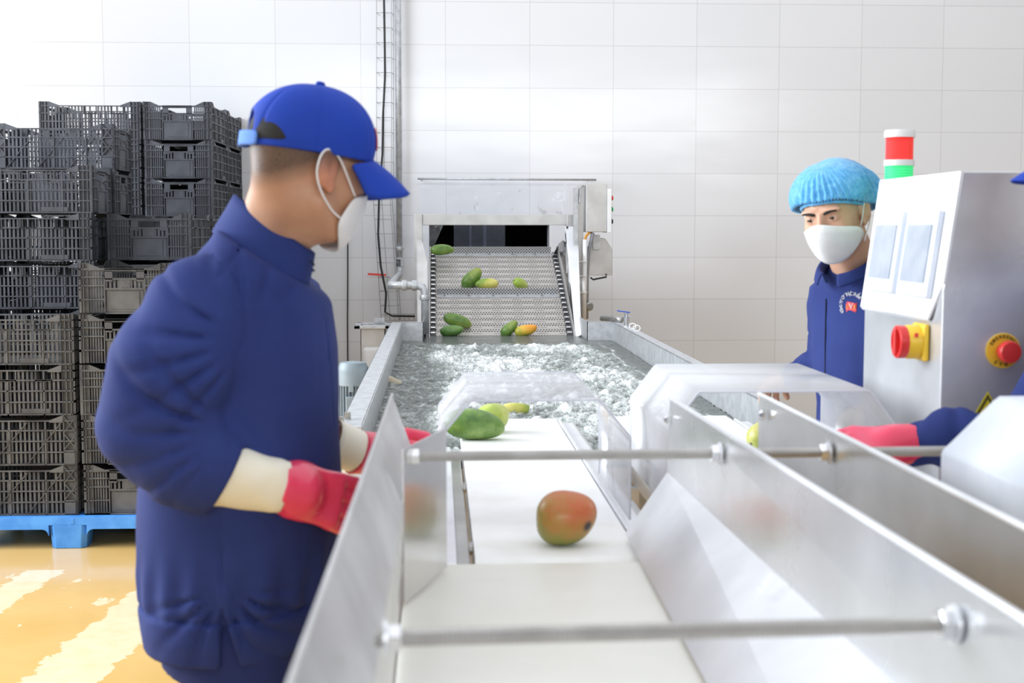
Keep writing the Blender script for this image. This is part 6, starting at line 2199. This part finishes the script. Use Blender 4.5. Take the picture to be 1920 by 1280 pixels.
    for ob in [o for o in COL.objects if o.parent == bd and o.name.startswith('logo')]:
        off = .0012 if 'field' in ob.name else .0030
        W0 = c
        vs = [tuple(v.co + W0 + ob.location) for v in ob.data.vertices]
        base = np.array(vs); pr = (base - _arr(c2)) @ _arr(nn); flat = base - np.outer(pr, _arr(nn))
        new = snapper([tuple(q) for q in flat], off)
        for v, q in zip(ob.data.vertices, new): v.co = Vector(q) - W0 - ob.location
    hx, hy = st[0][1], st[0][2]
    trousers(root, [tuple(Vector((hx, hy, .78)) + rt * .09), tuple(Vector((hx, hy, .78)) - rt * .09)], [tuple(Vector((hx, hy, .45)) + rt * .1), tuple(Vector((hx, hy, .45)) - rt * .1)],
             [tuple(Vector((hx, hy, .09)) + rt * .11), tuple(Vector((hx, hy, .09)) - rt * .11)], (hx, hy, .84), F, M_navytr)


# ------------------------------------------------------------------ worker 3 (mostly beyond the right edge)
def worker_edge():
    Fa = radians(178); F = (cos(Fa), sin(Fa)); cx, cy = 1.22, 2.30
    root = empty('person', (cx, cy, 0), 'worker cut off by the right edge, navy sleeve and red glove reaching over the belt', 'person')
    st = [(.80, cx, cy, .13, .18), (1.0, cx, cy, .13, .18), (1.2, cx, cy, .135, .20), (1.32, cx, cy, .12, .20), (1.38, cx - .01, cy, .09, .13), (1.42, cx - .02, cy, .07, .08)]
    shR = Vector((cx, cy + .17, 1.33)); shL = Vector((cx, cy - .16, 1.33))
    el = Q(1785, 818, 2.42); wr = Q(1712, 832, 2.44); e2 = Q(1905, 828, 2.36)
    el2 = Vector((cx - .02, cy - .22, 1.06)); wr2 = Vector((cx - .12, cy - .20, .98))

    def jf(P):
        d = stations(P, st, F)
        arm = chain(P, [(shR, .07), (e2, .052), (el, .048), (wr, .040)], .03)
        arm = arm + folds(P, el, .10, (1, 0, .25), .065, .004, 51, .5)
        d = smin(d, arm, .03)
        d = smin(d, chain(P, [(shL, .07), (el2, .06), (wr2, .042)], .03), .03)
        return smax(d + .006 * vnoise(P, 8, 52), .8 - P[:, 2], .004)
    surface('jacket', jf, (.74, 1.98, .78), (1.45, 2.60, 1.50), .009, M_navy, root)
    Hc = Vector((cx - .085, cy, 1.590)); R = frame_of(Fa, .2, 0); Rn = npm(R)

    def bf(P):
        d = head_local((P - _arr(Hc)) @ Rn)
        d = smin(d, cone(P, Hc + R @ Vector((-.02, 0, -.05)), Vector((cx - .02, cy, 1.38)), .054, .06), .03)
        t = stations(P, [(z, x, y, a * .8, b * .8) for z, x, y, a, b in st], F)
        t = smin(t, chain(P, [(shR, .045), (e2, .04), (el, .032), (wr, .024)], .02), .03)
        t = smin(t, chain(P, [(shL, .045), (el2, .04), (wr2, .024)], .02), .03)
        return smin(d, t, .02)
    surface('body', bf, (.72, 1.98, .82), (1.42, 2.62, 1.72), .006, M_skin1, root, attr={'hair': lambda V: 0 * V[:, 0]})
    fh = bf
    eyes_and_brows(root, Hc, R, fh); face_mask(root, Hc, R, fh)
    cap = empty('cap', Hc + Vector((0, 0, .05)), None); attach(cap, root)

    def capf(P):
        q = (P - _arr(Hc)) @ Rn
        d = ellip(q, (-.009, 0, .046), (.1085, .087, .098))
        return smax(np.abs(d) - .002, .026 - q[:, 2], .001)
    surface('crown', capf, Hc - Vector((.16, .16, .02)), Hc + Vector((.16, .16, .19)), .004, M_capblue, cap)
    rows = []
    for j in range(5):
        t = j / 4; row = []
        for i in range(11):
            u = -1 + 2 * i / 10
            row.append(Hc + R @ Vector((.040 + .062 * sqrt(max(0, 1 - (u * .98) ** 2)) + t * .066 * (1 - .55 * abs(u) ** 3), u * .073, .030 - .020 * u * u - t * .026)))
        rows.append(row)
    loftmesh('brim', rows, M_capblue, cap, th=.004, sub=1)
    collar(root, Vector((cx - .02, cy, 1.40)), (-.2, 0, 1), (-1, 0, 0), [(.085, -.02), (.080, .01), (.074, .03)], M_navy, 0)
    gl = empty('glove', wr, None); attach(gl, root)

    def gf(P):
        d = hand_sdf(P, wr + Vector((-.015, 0, 0)), (-1, .05, .02), (0, -.45, .9), (0, -.9, -.45), curl=(.28, .35, .3), k=1.05, fr=1.15, thumb=(.8, .5, -.3))
        d = smin(d, cone(P, wr + Vector((.012, 0, 0)), wr + Vector((-.03, 0, 0)), .036, .032), .02)
        return smax(d, (P[:, 0] - wr.x - .010), .002)
    surface('glove_hand', gf, wr - Vector((.26, .12, .12)), wr + Vector((.06, .12, .12)), .0035, M_glove, gl)
    trousers(root, [(cx, cy - .09, .78), (cx, cy + .09, .78)], [(cx, cy - .10, .45), (cx, cy + .10, .45)], [(cx, cy - .10, .09), (cx, cy + .10, .09)], (cx, cy, .84), F, M_navytr)


worker_cap()
worker_net()
worker_edge()
